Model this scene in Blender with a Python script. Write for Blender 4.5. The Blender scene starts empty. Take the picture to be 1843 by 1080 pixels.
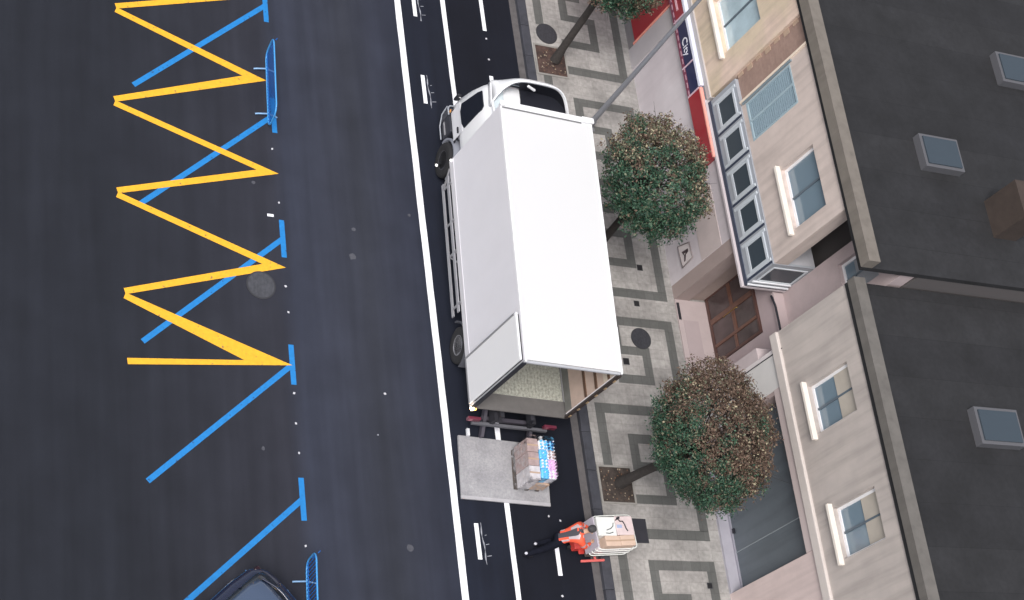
import bpy, bmesh, math, random
from mathutils import Vector, Matrix, noise
import numpy as np
random.seed(7); np.random.seed(7)
S = bpy.context.scene
C = S.collection
R = math.radians

# ---------------------------------------------------------------- camera
cam = bpy.data.objects.new('camera', bpy.data.cameras.new('camera')); C.objects.link(cam)
cam.data.sensor_width = 36; cam.data.lens = 60.7147; cam.data.clip_end = 1500
M3 = Matrix(((0.881565, -0.095537, -0.462293), (-0.122621, 0.899347, -0.41969), (0.455858, 0.426671, 0.781118)))
cam.matrix_world = Matrix.Translation((-17.7462, -14.6797, 33.8084)) @ M3.to_4x4()
S.camera = cam
# ---------------------------------------------------------------- sky and sun (soft overcast)
SUN_EL, SUN_AZ = R(60), R(236)      # azimuth clockwise from +Y
w = bpy.data.worlds.new('World'); S.world = w; w.use_nodes = True
nt = w.node_tree; bg = nt.nodes['Background']
sky = nt.nodes.new('ShaderNodeTexSky'); sky.sky_type = 'NISHITA'; sky.sun_disc = False
sky.sun_elevation = SUN_EL; sky.sun_rotation = SUN_AZ; sky.dust_density = 4.0; sky.air_density = 1.0
hs = nt.nodes.new('ShaderNodeHueSaturation'); hs.inputs['Saturation'].default_value = 0.42
nt.links.new(sky.outputs[0], hs.inputs['Color']); nt.links.new(hs.outputs[0], bg.inputs[0])
bg.inputs[1].default_value = 0.135
sl = bpy.data.lights.new('sun', 'SUN'); sl.energy = 1.85; sl.angle = R(24); sl.color = (1.0, 0.965, 0.93)
so = bpy.data.objects.new('sun', sl); C.objects.link(so)
d = Vector((math.sin(SUN_AZ)*math.cos(SUN_EL), math.cos(SUN_AZ)*math.cos(SUN_EL), math.sin(SUN_EL)))
so.rotation_euler = d.to_track_quat('Z', 'Y').to_euler(); so.location = (0, 0, 60)
S.view_settings.view_transform = 'Standard'; S.view_settings.look = 'None'
S.view_settings.exposure = 0.36; S.view_settings.gamma = 1.0

# ---------------------------------------------------------------- materials
MATS = {}
def mat(name, col, rough=0.7, metal=0.0, var=0.0, vscale=3.0, col2=None, c2pos=(0.45, 0.6), c2scale=1.0, bump=0.0, bscale=40.0,
        spec=0.5, emit=None, estr=0.0, coat=0.0, streak=0.0):
    if name in MATS: return MATS[name]
    m = bpy.data.materials.new(name); m.use_nodes = True; MATS[name] = m
    n = m.node_tree.nodes; l = m.node_tree.links; b = n['Principled BSDF']
    b.inputs['Roughness'].default_value = rough; b.inputs['Metallic'].default_value = metal
    b.inputs['Specular IOR Level'].default_value = spec
    b.inputs['Coat Weight'].default_value = coat
    b.inputs['Base Color'].default_value = (*col, 1)
    tc = n.new('ShaderNodeTexCoord')
    src = None
    if col2:
        nz = n.new('ShaderNodeTexNoise'); nz.inputs['Scale'].default_value = c2scale; nz.inputs['Detail'].default_value = 5
        l.new(tc.outputs['Object'], nz.inputs['Vector'])
        r = n.new('ShaderNodeValToRGB'); r.color_ramp.elements[0].position = c2pos[0]; r.color_ramp.elements[1].position = c2pos[1]
        r.color_ramp.elements[0].color = (*col, 1); r.color_ramp.elements[1].color = (*col2, 1)
        l.new(nz.outputs[0], r.inputs[0]); src = r.outputs[0]
    if var > 0:
        nz = n.new('ShaderNodeTexNoise'); nz.inputs['Scale'].default_value = vscale; nz.inputs['Detail'].default_value = 8
        nz.inputs['Roughness'].default_value = 0.65
        l.new(tc.outputs['Object'], nz.inputs['Vector'])
        mr = n.new('ShaderNodeMapRange'); mr.inputs[1].default_value = 0.25; mr.inputs[2].default_value = 0.75
        mr.inputs[3].default_value = 1 - var; mr.inputs[4].default_value = 1 + var
        l.new(nz.outputs[0], mr.inputs[0])
        mx = n.new('ShaderNodeVectorMath'); mx.operation = 'SCALE'
        if src: l.new(src, mx.inputs[0])
        else: mx.inputs[0].default_value = col
        l.new(mr.outputs[0], mx.inputs['Scale']); src = mx.outputs[0]
    if streak > 0:
        mp = n.new('ShaderNodeMapping'); mp.inputs['Scale'].default_value = (5, 5, 0.35); l.new(tc.outputs['Object'], mp.inputs[0])
        nz = n.new('ShaderNodeTexNoise'); nz.inputs['Scale'].default_value = 1.0; nz.inputs['Detail'].default_value = 6; l.new(mp.outputs[0], nz.inputs['Vector'])
        mr = n.new('ShaderNodeMapRange'); mr.inputs[1].default_value = 0.45; mr.inputs[2].default_value = 0.75; mr.inputs[3].default_value = 1.0; mr.inputs[4].default_value = 1 - streak
        l.new(nz.outputs[0], mr.inputs[0]); mx = n.new('ShaderNodeVectorMath'); mx.operation = 'SCALE'
        if src: l.new(src, mx.inputs[0])
        else: mx.inputs[0].default_value = col
        l.new(mr.outputs[0], mx.inputs['Scale']); src = mx.outputs[0]
    if src: l.new(src, b.inputs['Base Color'])
    if bump > 0:
        nz = n.new('ShaderNodeTexNoise'); nz.inputs['Scale'].default_value = bscale; nz.inputs['Detail'].default_value = 4
        l.new(tc.outputs['Object'], nz.inputs['Vector'])
        bp = n.new('ShaderNodeBump'); bp.inputs['Strength'].default_value = bump; bp.inputs['Distance'].default_value = 0.01
        l.new(nz.outputs[0], bp.inputs['Height']); l.new(bp.outputs[0], b.inputs['Normal'])
    if emit: b.inputs['Emission Color'].default_value = (*emit, 1); b.inputs['Emission Strength'].default_value = estr
    return m

def asphalt():
    m = bpy.data.materials.new('asphalt'); m.use_nodes = True
    n = m.node_tree.nodes; l = m.node_tree.links; b = n['Principled BSDF']; b.inputs['Roughness'].default_value = 0.88
    b.inputs['Specular IOR Level'].default_value = 0.25
    tc = n.new('ShaderNodeTexCoord'); sp = n.new('ShaderNodeSeparateXYZ'); l.new(tc.outputs['Object'], sp.inputs[0])
    # lay-down lanes: parking strip, carriageway, freshly laid strip beside the kerb, darkened further as contact shade
    wob = n.new('ShaderNodeTexNoise'); wob.inputs['Scale'].default_value = 0.6; wob.inputs['Detail'].default_value = 3
    l.new(tc.outputs['Object'], wob.inputs['Vector'])
    ad = n.new('ShaderNodeMath'); ad.operation = 'MULTIPLY_ADD'; ad.inputs[1].default_value = 0.25
    l.new(wob.outputs[0], ad.inputs[0]); l.new(sp.outputs['X'], ad.inputs[2])
    mr = n.new('ShaderNodeMapRange'); mr.inputs[1].default_value = -8; mr.inputs[2].default_value = 4
    l.new(ad.outputs[0], mr.inputs[0])
    r = n.new('ShaderNodeValToRGB'); e = r.color_ramp.elements
    def pos(x): return (x + 8) / 12
    e[0].position = pos(-7.9); e[0].color = (0.016, 0.018, 0.025, 1)
    e[1].position = pos(3.9); e[1].color = (0.0070, 0.0085, 0.0150, 1)
    for x, c in ((-4.3, (0.0234, 0.0247, 0.0341)), (-3.85, (0.0248, 0.0261, 0.0363)), (-3.4, (0.0296, 0.0339, 0.0515)), (-2.4, (0.0296, 0.0331, 0.0484)), (-1.5, (0.0268, 0.0296, 0.0408)), (-0.8, (0.0275, 0.0310, 0.0462)), (0.0, (0.0220, 0.0254, 0.0401)), (0.18, (0.0106, 0.0134, 0.0242)), (1.35, (0.0093, 0.0116, 0.0204)), (1.7, (0.0057, 0.0069, 0.0128))):
        k = e.new(pos(x)); k.color = (*c, 1)
    l.new(mr.outputs[0], r.inputs[0])
    mp = n.new('ShaderNodeMapping'); mp.inputs['Scale'].default_value = (3.2, 0.16, 1); l.new(tc.outputs['Object'], mp.inputs[0])
    n1 = n.new('ShaderNodeTexNoise'); n1.inputs['Scale'].default_value = 1; n1.inputs['Detail'].default_value = 5; l.new(mp.outputs[0], n1.inputs['Vector'])
    n2 = n.new('ShaderNodeTexNoise'); n2.inputs['Scale'].default_value = 75; n2.inputs['Detail'].default_value = 3; l.new(tc.outputs['Object'], n2.inputs['Vector'])
    n3 = n.new('ShaderNodeTexNoise'); n3.inputs['Scale'].default_value = 0.9; n3.inputs['Detail'].default_value = 8; l.new(tc.outputs['Object'], n3.inputs['Vector'])
    prev = r.outputs[0]
    for nz, a in ((n1, 0.13), (n2, 0.22), (n3, 0.12)):
        q = n.new('ShaderNodeMapRange'); q.inputs[1].default_value = 0.3; q.inputs[2].default_value = 0.7; q.inputs[3].default_value = 1-a; q.inputs[4].default_value = 1+a
        l.new(nz.outputs[0], q.inputs[0])
        s = n.new('ShaderNodeVectorMath'); s.operation = 'SCALE'; l.new(prev, s.inputs[0]); l.new(q.outputs[0], s.inputs['Scale']); prev = s.outputs[0]
    l.new(prev, b.inputs['Base Color'])
    bp = n.new('ShaderNodeBump'); bp.inputs['Strength'].default_value = 0.35; bp.inputs['Distance'].default_value = 0.006
    l.new(n2.outputs[0], bp.inputs['Height']); l.new(bp.outputs[0], b.inputs['Normal'])
    return m

def tiles(name, c1, c2, joint, sx, sy, stain=0.12, wall=False):
    m = bpy.data.materials.new(name); m.use_nodes = True
    n = m.node_tree.nodes; l = m.node_tree.links; b = n['Principled BSDF']; b.inputs['Roughness'].default_value = 0.8
    tc = n.new('ShaderNodeTexCoord'); br = n.new('ShaderNodeTexBrick'); 
    if wall:
        sp = n.new('ShaderNodeSeparateXYZ'); cm = n.new('ShaderNodeCombineXYZ'); l.new(tc.outputs['Object'], sp.inputs[0])
        l.new(sp.outputs['Y'], cm.inputs['X']); l.new(sp.outputs['Z'], cm.inputs['Y']); l.new(cm.outputs[0], br.inputs['Vector'])
    else: l.new(tc.outputs['Object'], br.inputs['Vector'])
    br.offset = 0.5 if wall else 0.0; br.inputs['Scale'].default_value = 1; br.inputs['Brick Width'].default_value = sx; br.inputs['Row Height'].default_value = sy
    br.inputs['Mortar Size'].default_value = 0.006; br.inputs['Mortar Smooth'].default_value = 0.3
    br.inputs['Color1'].default_value = (*c1, 1); br.inputs['Color2'].default_value = (*c2, 1); br.inputs['Mortar'].default_value = (*joint, 1)
    prev = br.outputs[0]
    for sc, a in ((1.1, stain), (9, stain*0.6), (60, 0.06)):
        nz = n.new('ShaderNodeTexNoise'); nz.inputs['Scale'].default_value = sc; nz.inputs['Detail'].default_value = 7; l.new(tc.outputs['Object'], nz.inputs['Vector'])
        q = n.new('ShaderNodeMapRange'); q.inputs[1].default_value = 0.3; q.inputs[2].default_value = 0.7; q.inputs[3].default_value = 1-a; q.inputs[4].default_value = 1+a
        l.new(nz.outputs[0], q.inputs[0])
        s = n.new('ShaderNodeVectorMath'); s.operation = 'SCALE'; l.new(prev, s.inputs[0]); l.new(q.outputs[0], s.inputs['Scale']); prev = s.outputs[0]
    l.new(prev, b.inputs['Base Color'])
    return m

A = asphalt()
PALE = tiles('pale_paving', (0.272, 0.260, 0.250), (0.315, 0.303, 0.290), (0.235, 0.22, 0.212), 0.405, 0.27, 0.27)
GREY = tiles('grey_paving', (0.092, 0.094, 0.09), (0.108, 0.109, 0.105), (0.076, 0.077, 0.074), 0.27, 0.27)
WPAINT = mat('road_white', (0.82, 0.83, 0.88), 0.6, var=0.08, vscale=9, col2=(.5,.5,.55), c2pos=(.66,.74), c2scale=13)
WPAINT_OLD = mat('worn_road_white', (0.26, 0.27, 0.31), 0.8, var=0.5, vscale=11)
YPAINT = mat('road_yellow', (0.80, 0.40, 0.020), 0.7, var=0.14, vscale=8, col2=(.30,.18,.05), c2pos=(.64,.70), c2scale=11)
BPAINT = mat('road_blue', (0.008, 0.185, 0.50), 0.65, var=0.15, vscale=8, col2=(.02,.08,.2), c2pos=(.64,.70), c2scale=11)
KERB = mat('kerb_stone', (0.042, 0.044, 0.056), 0.8, var=0.3, vscale=5)
GUTTER = mat('gutter_concrete', (0.095, 0.088, 0.09), 0.85, var=0.3, vscale=4)
TWHITE = mat('truck_white', (0.80, 0.80, 0.815), 0.42, var=0.015, vscale=1.5, coat=0.2)
TSIDE = mat('truck_side_white', (0.74, 0.73, 0.77), 0.42, var=0.03, vscale=1.2)
CABW = mat('cab_white', (0.80, 0.81, 0.83), 0.28, coat=0.6)
BLKP = mat('black_plastic', (0.012, 0.013, 0.02), 0.55)
CHAS = mat('chassis_black', (0.018, 0.018, 0.024), 0.6, var=0.3, vscale=6)
RUB = mat('rubber', (0.014, 0.014, 0.016), 0.85)
STEEL = mat('galvanised_steel', (0.42, 0.42, 0.44), 0.45, 0.5, var=0.15, vscale=8)
ALU = mat('worn_aluminium', (0.34, 0.335, 0.345), 0.5, 0.25, var=0.28, vscale=6, bump=0.5, bscale=60)
DGLASS = mat('dark_glass', (0.012, 0.014, 0.022), 0.08, spec=0.5)
LAV = mat('lilac_render', (0.54, 0.49, 0.515), 0.75, var=0.10, vscale=0.9, col2=(0.60, 0.555, 0.58), c2scale=0.5, bump=0.1, streak=.07)
PINKR = mat('pinkish_stone', (0.42, 0.34, 0.325), 0.75, var=0.10, vscale=1.5, col2=(0.47, 0.39, 0.37), c2scale=0.8)
MAUVE = mat('mauve_render', (0.40, 0.325, 0.335), 0.75, var=0.08, vscale=1.8)
BRN = mat('brown_stone', (0.24, 0.175, 0.15), 0.7, var=0.15, vscale=2.0)
BEIGE = mat('beige_stone', (0.62, 0.51, 0.385), 0.8, var=0.12, vscale=2.2, col2=(0.68, 0.53, 0.44), c2scale=0.7, bump=0.2, bscale=12, streak=.25)
UPW = mat('warm_grey_render', (0.56, 0.475, 0.435), 0.8, var=0.1, vscale=1.6, streak=.22)
CREAM = mat('cream_trim', (0.80, 0.68, 0.56), 0.6)
GFR = mat('grey_blue_frame', (0.33, 0.35, 0.385), 0.5, var=0.06)
GFD = mat('dark_blue_seal', (0.035, 0.045, 0.075), 0.5)
GLS = mat('smoky_glass', (0.045, 0.06, 0.075), 0.18)
LILTRIM = mat('lilac_trim', (0.52, 0.47, 0.49), 0.6, var=0.06)

# ---------------------------------------------------------------- mesh helpers
class MB:
    def __init__(s): s.v = []; s.f = []; s.m = []; s.sm = []
    def add(s, vs, fs, mi=0, smooth=False):
        o = len(s.v); s.v += [tuple(v) for v in vs]
        for f in fs: s.f.append([i + o for i in f]); s.m.append(mi); s.sm.append(smooth)
        return s
    def box(s, x0, x1, y0, y1, z0, z1, mi=0):
        v = [(x0,y0,z0),(x1,y0,z0),(x1,y1,z0),(x0,y1,z0),(x0,y0,z1),(x1,y0,z1),(x1,y1,z1),(x0,y1,z1)]
        return s.add(v, [(0,3,2,1),(4,5,6,7),(0,1,5,4),(1,2,6,5),(2,3,7,6),(3,0,4,7)], mi)
    def bar(s, a, b, w, h, mi=0, up=(0,0,1)):
        a = Vector(a); b = Vector(b); d = (b-a).normalized(); u = Vector(up)
        if abs(d.dot(u)) > 0.98: u = Vector((1,0,0))
        r = d.cross(u).normalized()*w/2; t = r.cross(d).normalized()*h/2
        v = [a-r-t, a+r-t, a+r+t, a-r+t, b-r-t, b+r-t, b+r+t, b-r+t]
        return s.add(v, [(0,1,2,3),(7,6,5,4),(0,4,5,1),(1,5,6,2),(2,6,7,3),(3,7,4,0)], mi)
    def tube(s, pts, r, n=10, mi=0, caps=True, closed=False):
        pts = [Vector(p) for p in pts]; rs = r if isinstance(r, (list, tuple)) else [r]*len(pts)
        rings = []; N = len(pts); prev = None
        for i, p in enumerate(pts):
            if closed: d = (pts[(i+1) % N] - pts[i-1]).normalized()
            else: d = (pts[min(i+1, N-1)] - pts[max(i-1, 0)]).normalized()
            if prev is None:
                u = Vector((0,0,1)) if abs(d.z) < 0.9 else Vector((1,0,0))
                x = d.cross(u).normalized()
            else: x = (prev - d*prev.dot(d)).normalized()
            prev = x; y = d.cross(x)
            rings.append([p + (x*math.cos(2*math.pi*k/n) + y*math.sin(2*math.pi*k/n))*rs[i] for k in range(n)])
        vs = [q for g in rings for q in g]; fs = []
        for i in range(N if closed else N-1):
            j = (i+1) % N
            for k in range(n):
                k2 = (k+1) % n; fs.append((i*n+k, i*n+k2, j*n+k2, j*n+k))
        s.add(vs, fs, mi, True)
        if caps and not closed:
            s.add(rings[0], [tuple(range(n))[::-1]], mi); s.add(rings[-1], [tuple(range(n))], mi)
        return s
    def disc(s, c, r, z, n=32, h=0.0, mi=0):
        ring = [(c[0]+r*math.cos(2*math.pi*k/n), c[1]+r*math.sin(2*math.pi*k/n), z) for k in range(n)]
        if h:
            low = [(a, b, z-h) for a, b, _ in ring]
            s.add(ring+low, [tuple(range(n))] + [(k, n+k, n+(k+1) % n, (k+1) % n) for k in range(n)], mi)
        else: s.add(ring, [tuple(range(n))], mi)
        return s
    def poly(s, pts, z0, z1=None, mi=0):      # outline in XY, extruded
        n = len(pts)
        if z1 is None: return s.add([(x, y, z0) for x, y in pts], [tuple(range(n))], mi)
        v = [(x, y, z0) for x, y in pts] + [(x, y, z1) for x, y in pts]
        return s.add(v, [tuple(range(n))[::-1], tuple(range(n, 2*n))] + [(k, (k+1) % n, n+(k+1) % n, n+k) for k in range(n)], mi)
    def polyx(s, pts, x0, x1, mi=0):          # outline in YZ, extruded along X
        n = len(pts); v = [(x0, y, z) for y, z in pts] + [(x1, y, z) for y, z in pts]
        return s.add(v, [tuple(range(n)), tuple(range(n, 2*n))[::-1]] + [(n+k, n+(k+1) % n, (k+1) % n, k) for k in range(n)], mi)
    def loft(s, rings, mi=0, caps=True, smooth=True):
        n = len(rings[0]); vs = [p for g in rings for p in g]; fs = []
        for i in range(len(rings)-1):
            for k in range(n):
                k2 = (k+1) % n; fs.append((i*n+k, i*n+k2, (i+1)*n+k2, (i+1)*n+k))
        s.add(vs, fs, mi, smooth)
        if caps: s.add(rings[0], [tuple(range(n))[::-1]], mi); s.add(rings[-1], [tuple(range(n))], mi)
        return s
    def build(s, name, mats, parent=None, bevel=0, label=None, recalc=True):
        me = bpy.data.meshes.new(name); me.from_pydata(s.v, [], s.f)
        if not isinstance(mats, (list, tuple)): mats = [mats]
        for m in mats: me.materials.append(m)
        me.polygons.foreach_set('material_index', s.m); me.polygons.foreach_set('use_smooth', s.sm)
        if recalc:
            b = bmesh.new(); b.from_mesh(me); bmesh.ops.recalc_face_normals(b, faces=b.faces); b.to_mesh(me); b.free()
        me.update()
        o = bpy.data.objects.new(name, me); C.objects.link(o)
        if parent: o.parent = parent
        if bevel:
            bv = o.modifiers.new('bevel', 'BEVEL'); bv.width = bevel; bv.segments = 2; bv.limit_method = 'ANGLE'; bv.angle_limit = R(35)
        if label: o['label'] = label
        return o
def tag(o, label=None, cat=None, group=None, kind=None):
    if label: o['label'] = label
    if cat: o['category'] = cat
    if group: o['group'] = group
    if kind: o['kind'] = kind
    return o
def thing(name, label, cat, loc=(0,0,0), rz=0, group=None):
    o = bpy.data.objects.new(name, None); C.objects.link(o); o.location = loc; o.rotation_euler = (0,0,rz); o.empty_display_size = 0.2
    return tag(o, label, cat, group)
def copy_tree(o, parent=None):
    c = o.copy(); C.objects.link(c)
    if parent: c.parent = parent
    for ch in list(o.children): copy_tree(ch, c)
    return c
def text_mesh(txt, size, mats, name, parent, mw, extrude=0.004):
    cu = bpy.data.curves.new('text', 'FONT'); cu.body = txt; cu.size = size; cu.extrude = extrude; cu.align_x = 'CENTER'; cu.align_y = 'CENTER'
    t = bpy.data.objects.new('text', cu); C.objects.link(t); bpy.context.view_layer.update()
    me = bpy.data.meshes.new_from_object(t.evaluated_get(bpy.context.evaluated_depsgraph_get()))
    bpy.data.objects.remove(t); me.materials.clear(); me.materials.append(mats); me.transform(mw)
    o = bpy.data.objects.new(name, me); C.objects.link(o); o.parent = parent
    return o

# ================================================================ GROUND
tag(MB().add([(-220,-220,-0.03),(220,-220,-0.03),(220,220,-0.03),(-220,220,-0.03)], [(0,1,2,3)]).build('ground', mat('bare_ground', (0.05,0.05,0.05), 0.9, var=0.2), recalc=False), kind='structure')
road = tag(MB().add([(-60,-120,0),(3.45,-120,0),(3.45,140,0),(-60,140,0)], [(0,1,2,3)]).build('road', A, recalc=False), kind='structure')
g = MB().box(3.45, 3.655, -120, 140, -0.02, 0.006); tag(g.build('gutter', GUTTER), kind='structure')
kb = MB(); y = -60.0
while y < 80:
    kb.box(3.66, 3.92, y, y+0.992, -0.02, 0.12); y += 1.0
tag(kb.build('kerb', KERB, bevel=0.012), kind='structure')
pv = tag(MB().add([(3.92,-120,-0.02),(3.92,140,-0.02),(3.92,140,0.12),(3.92,-120,0.12),(9.5,-120,0.12),(9.5,140,0.12)], [(0,1,2,3),(3,2,5,4)]).build('pavement', PALE, recalc=False), kind='structure')
# key-pattern bands of darker slabs laid in the pavement
bands = MB()
def band(x0, x1, y0, y1):
    bands.add([(x0,y0,0.1245),(x1,y0,0.1245),(x1,y1,0.1245),(x0,y1,0.1245)], [(0,1,2,3)])
def key(c):
    q = 0.26
    def u(x0, x1, a, b): band(x0, x1, c+a, c+b)
    u(4.98, 6.90, 2.75, 3.00)                    # top arm
    u(6.64, 6.90, -2.75, 2.75)                   # long right side
    u(4.14, 6.90, -3.00, -2.74)                  # bottom arm
    u(4.98, 5.24, 2.17, 2.75); u(4.98, 6.06, 1.93, 2.17); u(5.81, 6.06, 1.37, 1.93); u(4.98, 6.06, 1.12, 1.37)
    u(4.14, 6.10, 0.26, 0.52); u(4.14, 4.40, -1.52, 0.26)
    u(4.98, 5.70, -0.51, -0.26); u(4.98, 5.24, -1.00, -0.51); u(4.98, 6.10, -1.22, -1.00)
    u(5.84, 6.10, -1.86, -1.22); u(4.90, 6.10, -2.10, -1.86)
    u(4.14, 4.40, -5.55, -3.00)
for c in (-45.75, -39.2, -32.6, -26.0, -19.4, -12.8, -6.25, 0.28, 6.86, 13.62, 20.2, 26.8, 33.4, 40.0): key(c)
bo = bands.build('paving_band', GREY, pv, recalc=False)

# ---- road paint
def strip(pts_list, name, m, z=0.004):
    b = MB()
    for p in pts_list: b.add([(x, y, z) for x, y in p], [tuple(range(len(p)))])
    return b.build(name, m, road, recalc=False)
def rect(x0, x1, y0, y1): return [(x0,y0),(x1,y0),(x1,y1),(x0,y1)]
def wavy(x, hw, y0, y1, step=0.4):
    L = []; n = int((y1-y0)/step); pr = None
    for i in range(n+1):
        yy = y0+i*step; a = x-hw+random.uniform(-.004,.004); b = x+hw+random.uniform(-.004,.004)
        if pr: L.append([(pr[0],pr[2]),(pr[1],pr[2]),(b,yy),(a,yy)])
        pr = (a, b, yy)
    return L
strip(wavy(0.0, 0.088, -30, 60), 'lane_line', WPAINT)
strip(wavy(1.365, 0.066, -30, 60), 'cycle_lane_line', WPAINT)
for y1 in (12.55+1.05*0, 9.83, -2.45, -8.6, -5.5+0.0, 15.6, 18.7):
    if y1 in (-5.5,): continue
    ln = 0.87
    strip([rect(0.435, 0.545, y1-ln, y1)], 'cycle_dash', WPAINT)
    o = MB()
    pr_ = None        # thin scraped outline of an older dash beside it
    for k in range(13):
        yy = y1+.02-(ln+.14)*k/12; x = .60+.055*k/12+.012*math.sin(k*.9+y1*2); wv = .013+.008*math.sin(k*1.7+y1)
        if pr_: o.add([(pr_[0]-pr_[2], pr_[1], .004), (x-wv, yy, .004), (x+wv, yy, .004), (pr_[0]+pr_[2], pr_[1], .004)], [(0,1,2,3)])
        pr_ = (x, yy, wv)
    for yy, l2 in ((y1-.30, .05), (y1-.52, .09), (y1-.80, .12)):
        o.add([(.68, yy, .0042), (.68+l2, yy+.02, .0042), (.68+l2, yy+.035, .0042), (.68, yy+.018, .0042)], [(0,1,2,3)])
    o.build('worn_dash', WPAINT_OLD, road, recalc=False)
for y0, y1 in ((11.63, 12.75), (9.1, 10.18), (-3.66, -2.95), (-6.7, -5.6), (14.2, 15.2), (6.3,7.3), (3.6,4.6)):
    strip([rect(2.50, 2.615, y0, y1)], 'lane_dash', WPAINT)
# blue angled-bay marks with T heads
bdir = Vector((-0.758, -0.652))
for yc in (14.4, 11.13, 7.88, 4.46, 1.20, -2.05, -5.25, -8.5):
    a = Vector((-3.76, yc)); e = a + bdir*4.6; nrm = Vector((-bdir.y, bdir.x))*0.065
    strip([rect(-3.825, -3.695, yc-0.5, yc+0.5)], 'bay_mark', BPAINT, 0.0042)
    strip([[tuple(a-nrm), tuple(e-nrm), tuple(e+nrm), tuple(a+nrm)]], 'bay_mark', BPAINT, 0.004)
# yellow zigzag
def arm(a, b, w):
    a = Vector(a); b = Vector(b); dd = (b-a).normalized(); nn = Vector((-dd.y, dd.x))*w/2
    return [tuple(a-nn), tuple(b-nn), tuple(b+nn), tuple(a+nn)]
def tri(ax, ay, lx, yl, yh): return [(ax, ay), (lx, yh), (lx, yl)]
ap = [(-3.74, 11.4, .4), (-3.88, 8.86, .62), (-3.74, 6.23, .56), (-3.74, 3.69, .58), (-3.76, 1.18, 1.15)]
left = [(-7.6, 12.7), (-7.6, 10.25), (-7.7, 7.6), (-7.7, 5.15), (-7.6, 2.6), (-7.6, 0.9)]
for i, (x, yv, cr) in enumerate(ap):
    P_ = Vector((x, yv)); Q_ = Vector((x-cr, yv+.03))
    for up, zl in ((1, .0075), (0, .0095)):
        E2 = Vector(left[i if up else i+1]); dd = (E2-P_).normalized(); nn = Vector((-dd.y, dd.x)); nn = nn if (nn.y > 0) == bool(up) else -nn
        strip([[tuple(P_), tuple(E2+nn*.02), tuple(E2-nn*.13), tuple(Q_)]], 'zigzag_mark', YPAINT, zl)
# pre-marking dots and crumbs of paint
for (x, yy) in ((-3.86,6.91),(-3.79,5.43),(-3.78,3.2),(-3.76,2.53),(-3.77,.49),(-3.78,-.25),(-3.76,-.96),(-3.77,-3.13),(-1.5,.65),(2.57,11.38),(2.56,10.71),(2.74,-2.62),(2.53,-4.15),(2.76,-2.3),(2.46,-2.2),(-1.78,-.4)):
    a = random.uniform(0, 3); r0 = 0.035 if yy != -.4 else 0.02
    strip([[(x+r0*math.cos(a+k*1.57)*(1.2 if k % 2 else .8), yy+r0*math.sin(a+k*1.57)) for k in range(4)]], 'paint_dot', WPAINT_OLD if yy == -.4 else mat('dot_white', (.5,.5,.54), .7))
strip([rect(-4.11, -3.95, 5.02, 5.09)], 'paint_dot', WPAINT)
for x, yy, r0 in ((-2.0,4.2,.10),(-1.9,4.95,.06),(-.35,5.55,.045),(-1.25,-3.1,.10),(-4.4,5.9,.05),(.1,6.6,.03),(-4.6,-.9,.05)):
    strip([[(x+r0*math.cos(k*.7)*random.uniform(.7,1.1), yy+r0*math.sin(k*.7)*random.uniform(.7,1.1)) for k in range(9)]], 'tar_spot', mat('tar_spot', (.068,.07,.085), .9, var=.3, vscale=20), 0.003)

# ---- covers and pits
IRON = mat('cast_iron', (0.045, 0.046, 0.055), 0.6, 0.3, var=0.25, vscale=14, bump=0.6, bscale=50)
IRONL = mat('grey_iron', (0.062, 0.064, 0.075), 0.7, 0.2, var=0.35, vscale=9, bump=0.6, bscale=50)
def manhole(name, x, y, z, r, m, label, cat='manhole cover'):
    t = thing(name, label, cat, (x, y, z))
    MB().disc((0,0), r, 0.012, 40, 0.012).build('frame', mat('frame_iron', (.03,.03,.036), .7), t)
    MB().disc((0,0), r*0.9, 0.016, 40, 0.012).build('lid', m, t)
    b = MB()
    for k in range(-3, 4):
        h = math.sqrt(max(0, (r*.84)**2-(k*r*.23)**2)); b.box(k*r*.23-.008, k*r*.23+.008, -h, h, .016, .020)
    b.build('rib', m, t)
    return t
manhole('manhole_cover', -4.39, 3.16, 0.0, 0.36, IRONL, 'round grey manhole cover in the road under the tip of a yellow stripe')
manhole('manhole_cover', 5.86, 2.70, 0.122, 0.30, IRON, 'round dark manhole cover in the paving beside the truck rear')
manhole('manhole_cover', 4.44, 11.83, 0.122, 0.33, IRON, 'round dark manhole cover next to the first tree pit')
for x, yy, sz, lb in ((6.2,4.79,.075,'small square valve cover in the paving below the rounded brown tree'),(5.91,3.71,.07,'small square valve cover on the pale gap between two grey paving keys'),(5.29,2.01,.08,'small dark valve cover right beside the truck rear corner'),(6.65,-3.86,.065,'small dark valve cover on a grey band near the wall with the shutter')):
    t = thing('valve_cover', lb, 'valve cover', (x, yy, 0.1245))
    MB().box(-sz*1.15, sz*1.15, -sz*1.15, sz*1.15, 0, .006).build('frame', IRONL, t)
    MB().box(-sz, sz, -sz, sz, .006, .012).build('lid', mat('lid_black', (.01,.01,.012), .6), t, bevel=.01)
t = thing('access_cover', 'rectangular dark metal cover in the paving beside the loaded pallet jack', 'metal cover', (4.86, -2.52, 0.1245))
MB().box(-.23,.23,-.31,.31,0,.006).build('frame', IRON, t); MB().box(-.205,.205,-.285,.285,.006,.011).build('lid', mat('dark_steel_lid', (.026,.026,.034), .55, var=.2), t)
SOIL = mat('pit_soil', (0.055, 0.042, 0.036), 0.95, var=0.5, vscale=9, col2=(0.03,0.023,0.02), c2scale=4, bump=1.0, bscale=20)
PIT2 = mat('pit_litter', (0.075, 0.045, 0.038), 0.95, var=0.5, vscale=9, col2=(0.04,0.025,0.022), c2scale=4, bump=1.0, bscale=20)
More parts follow.
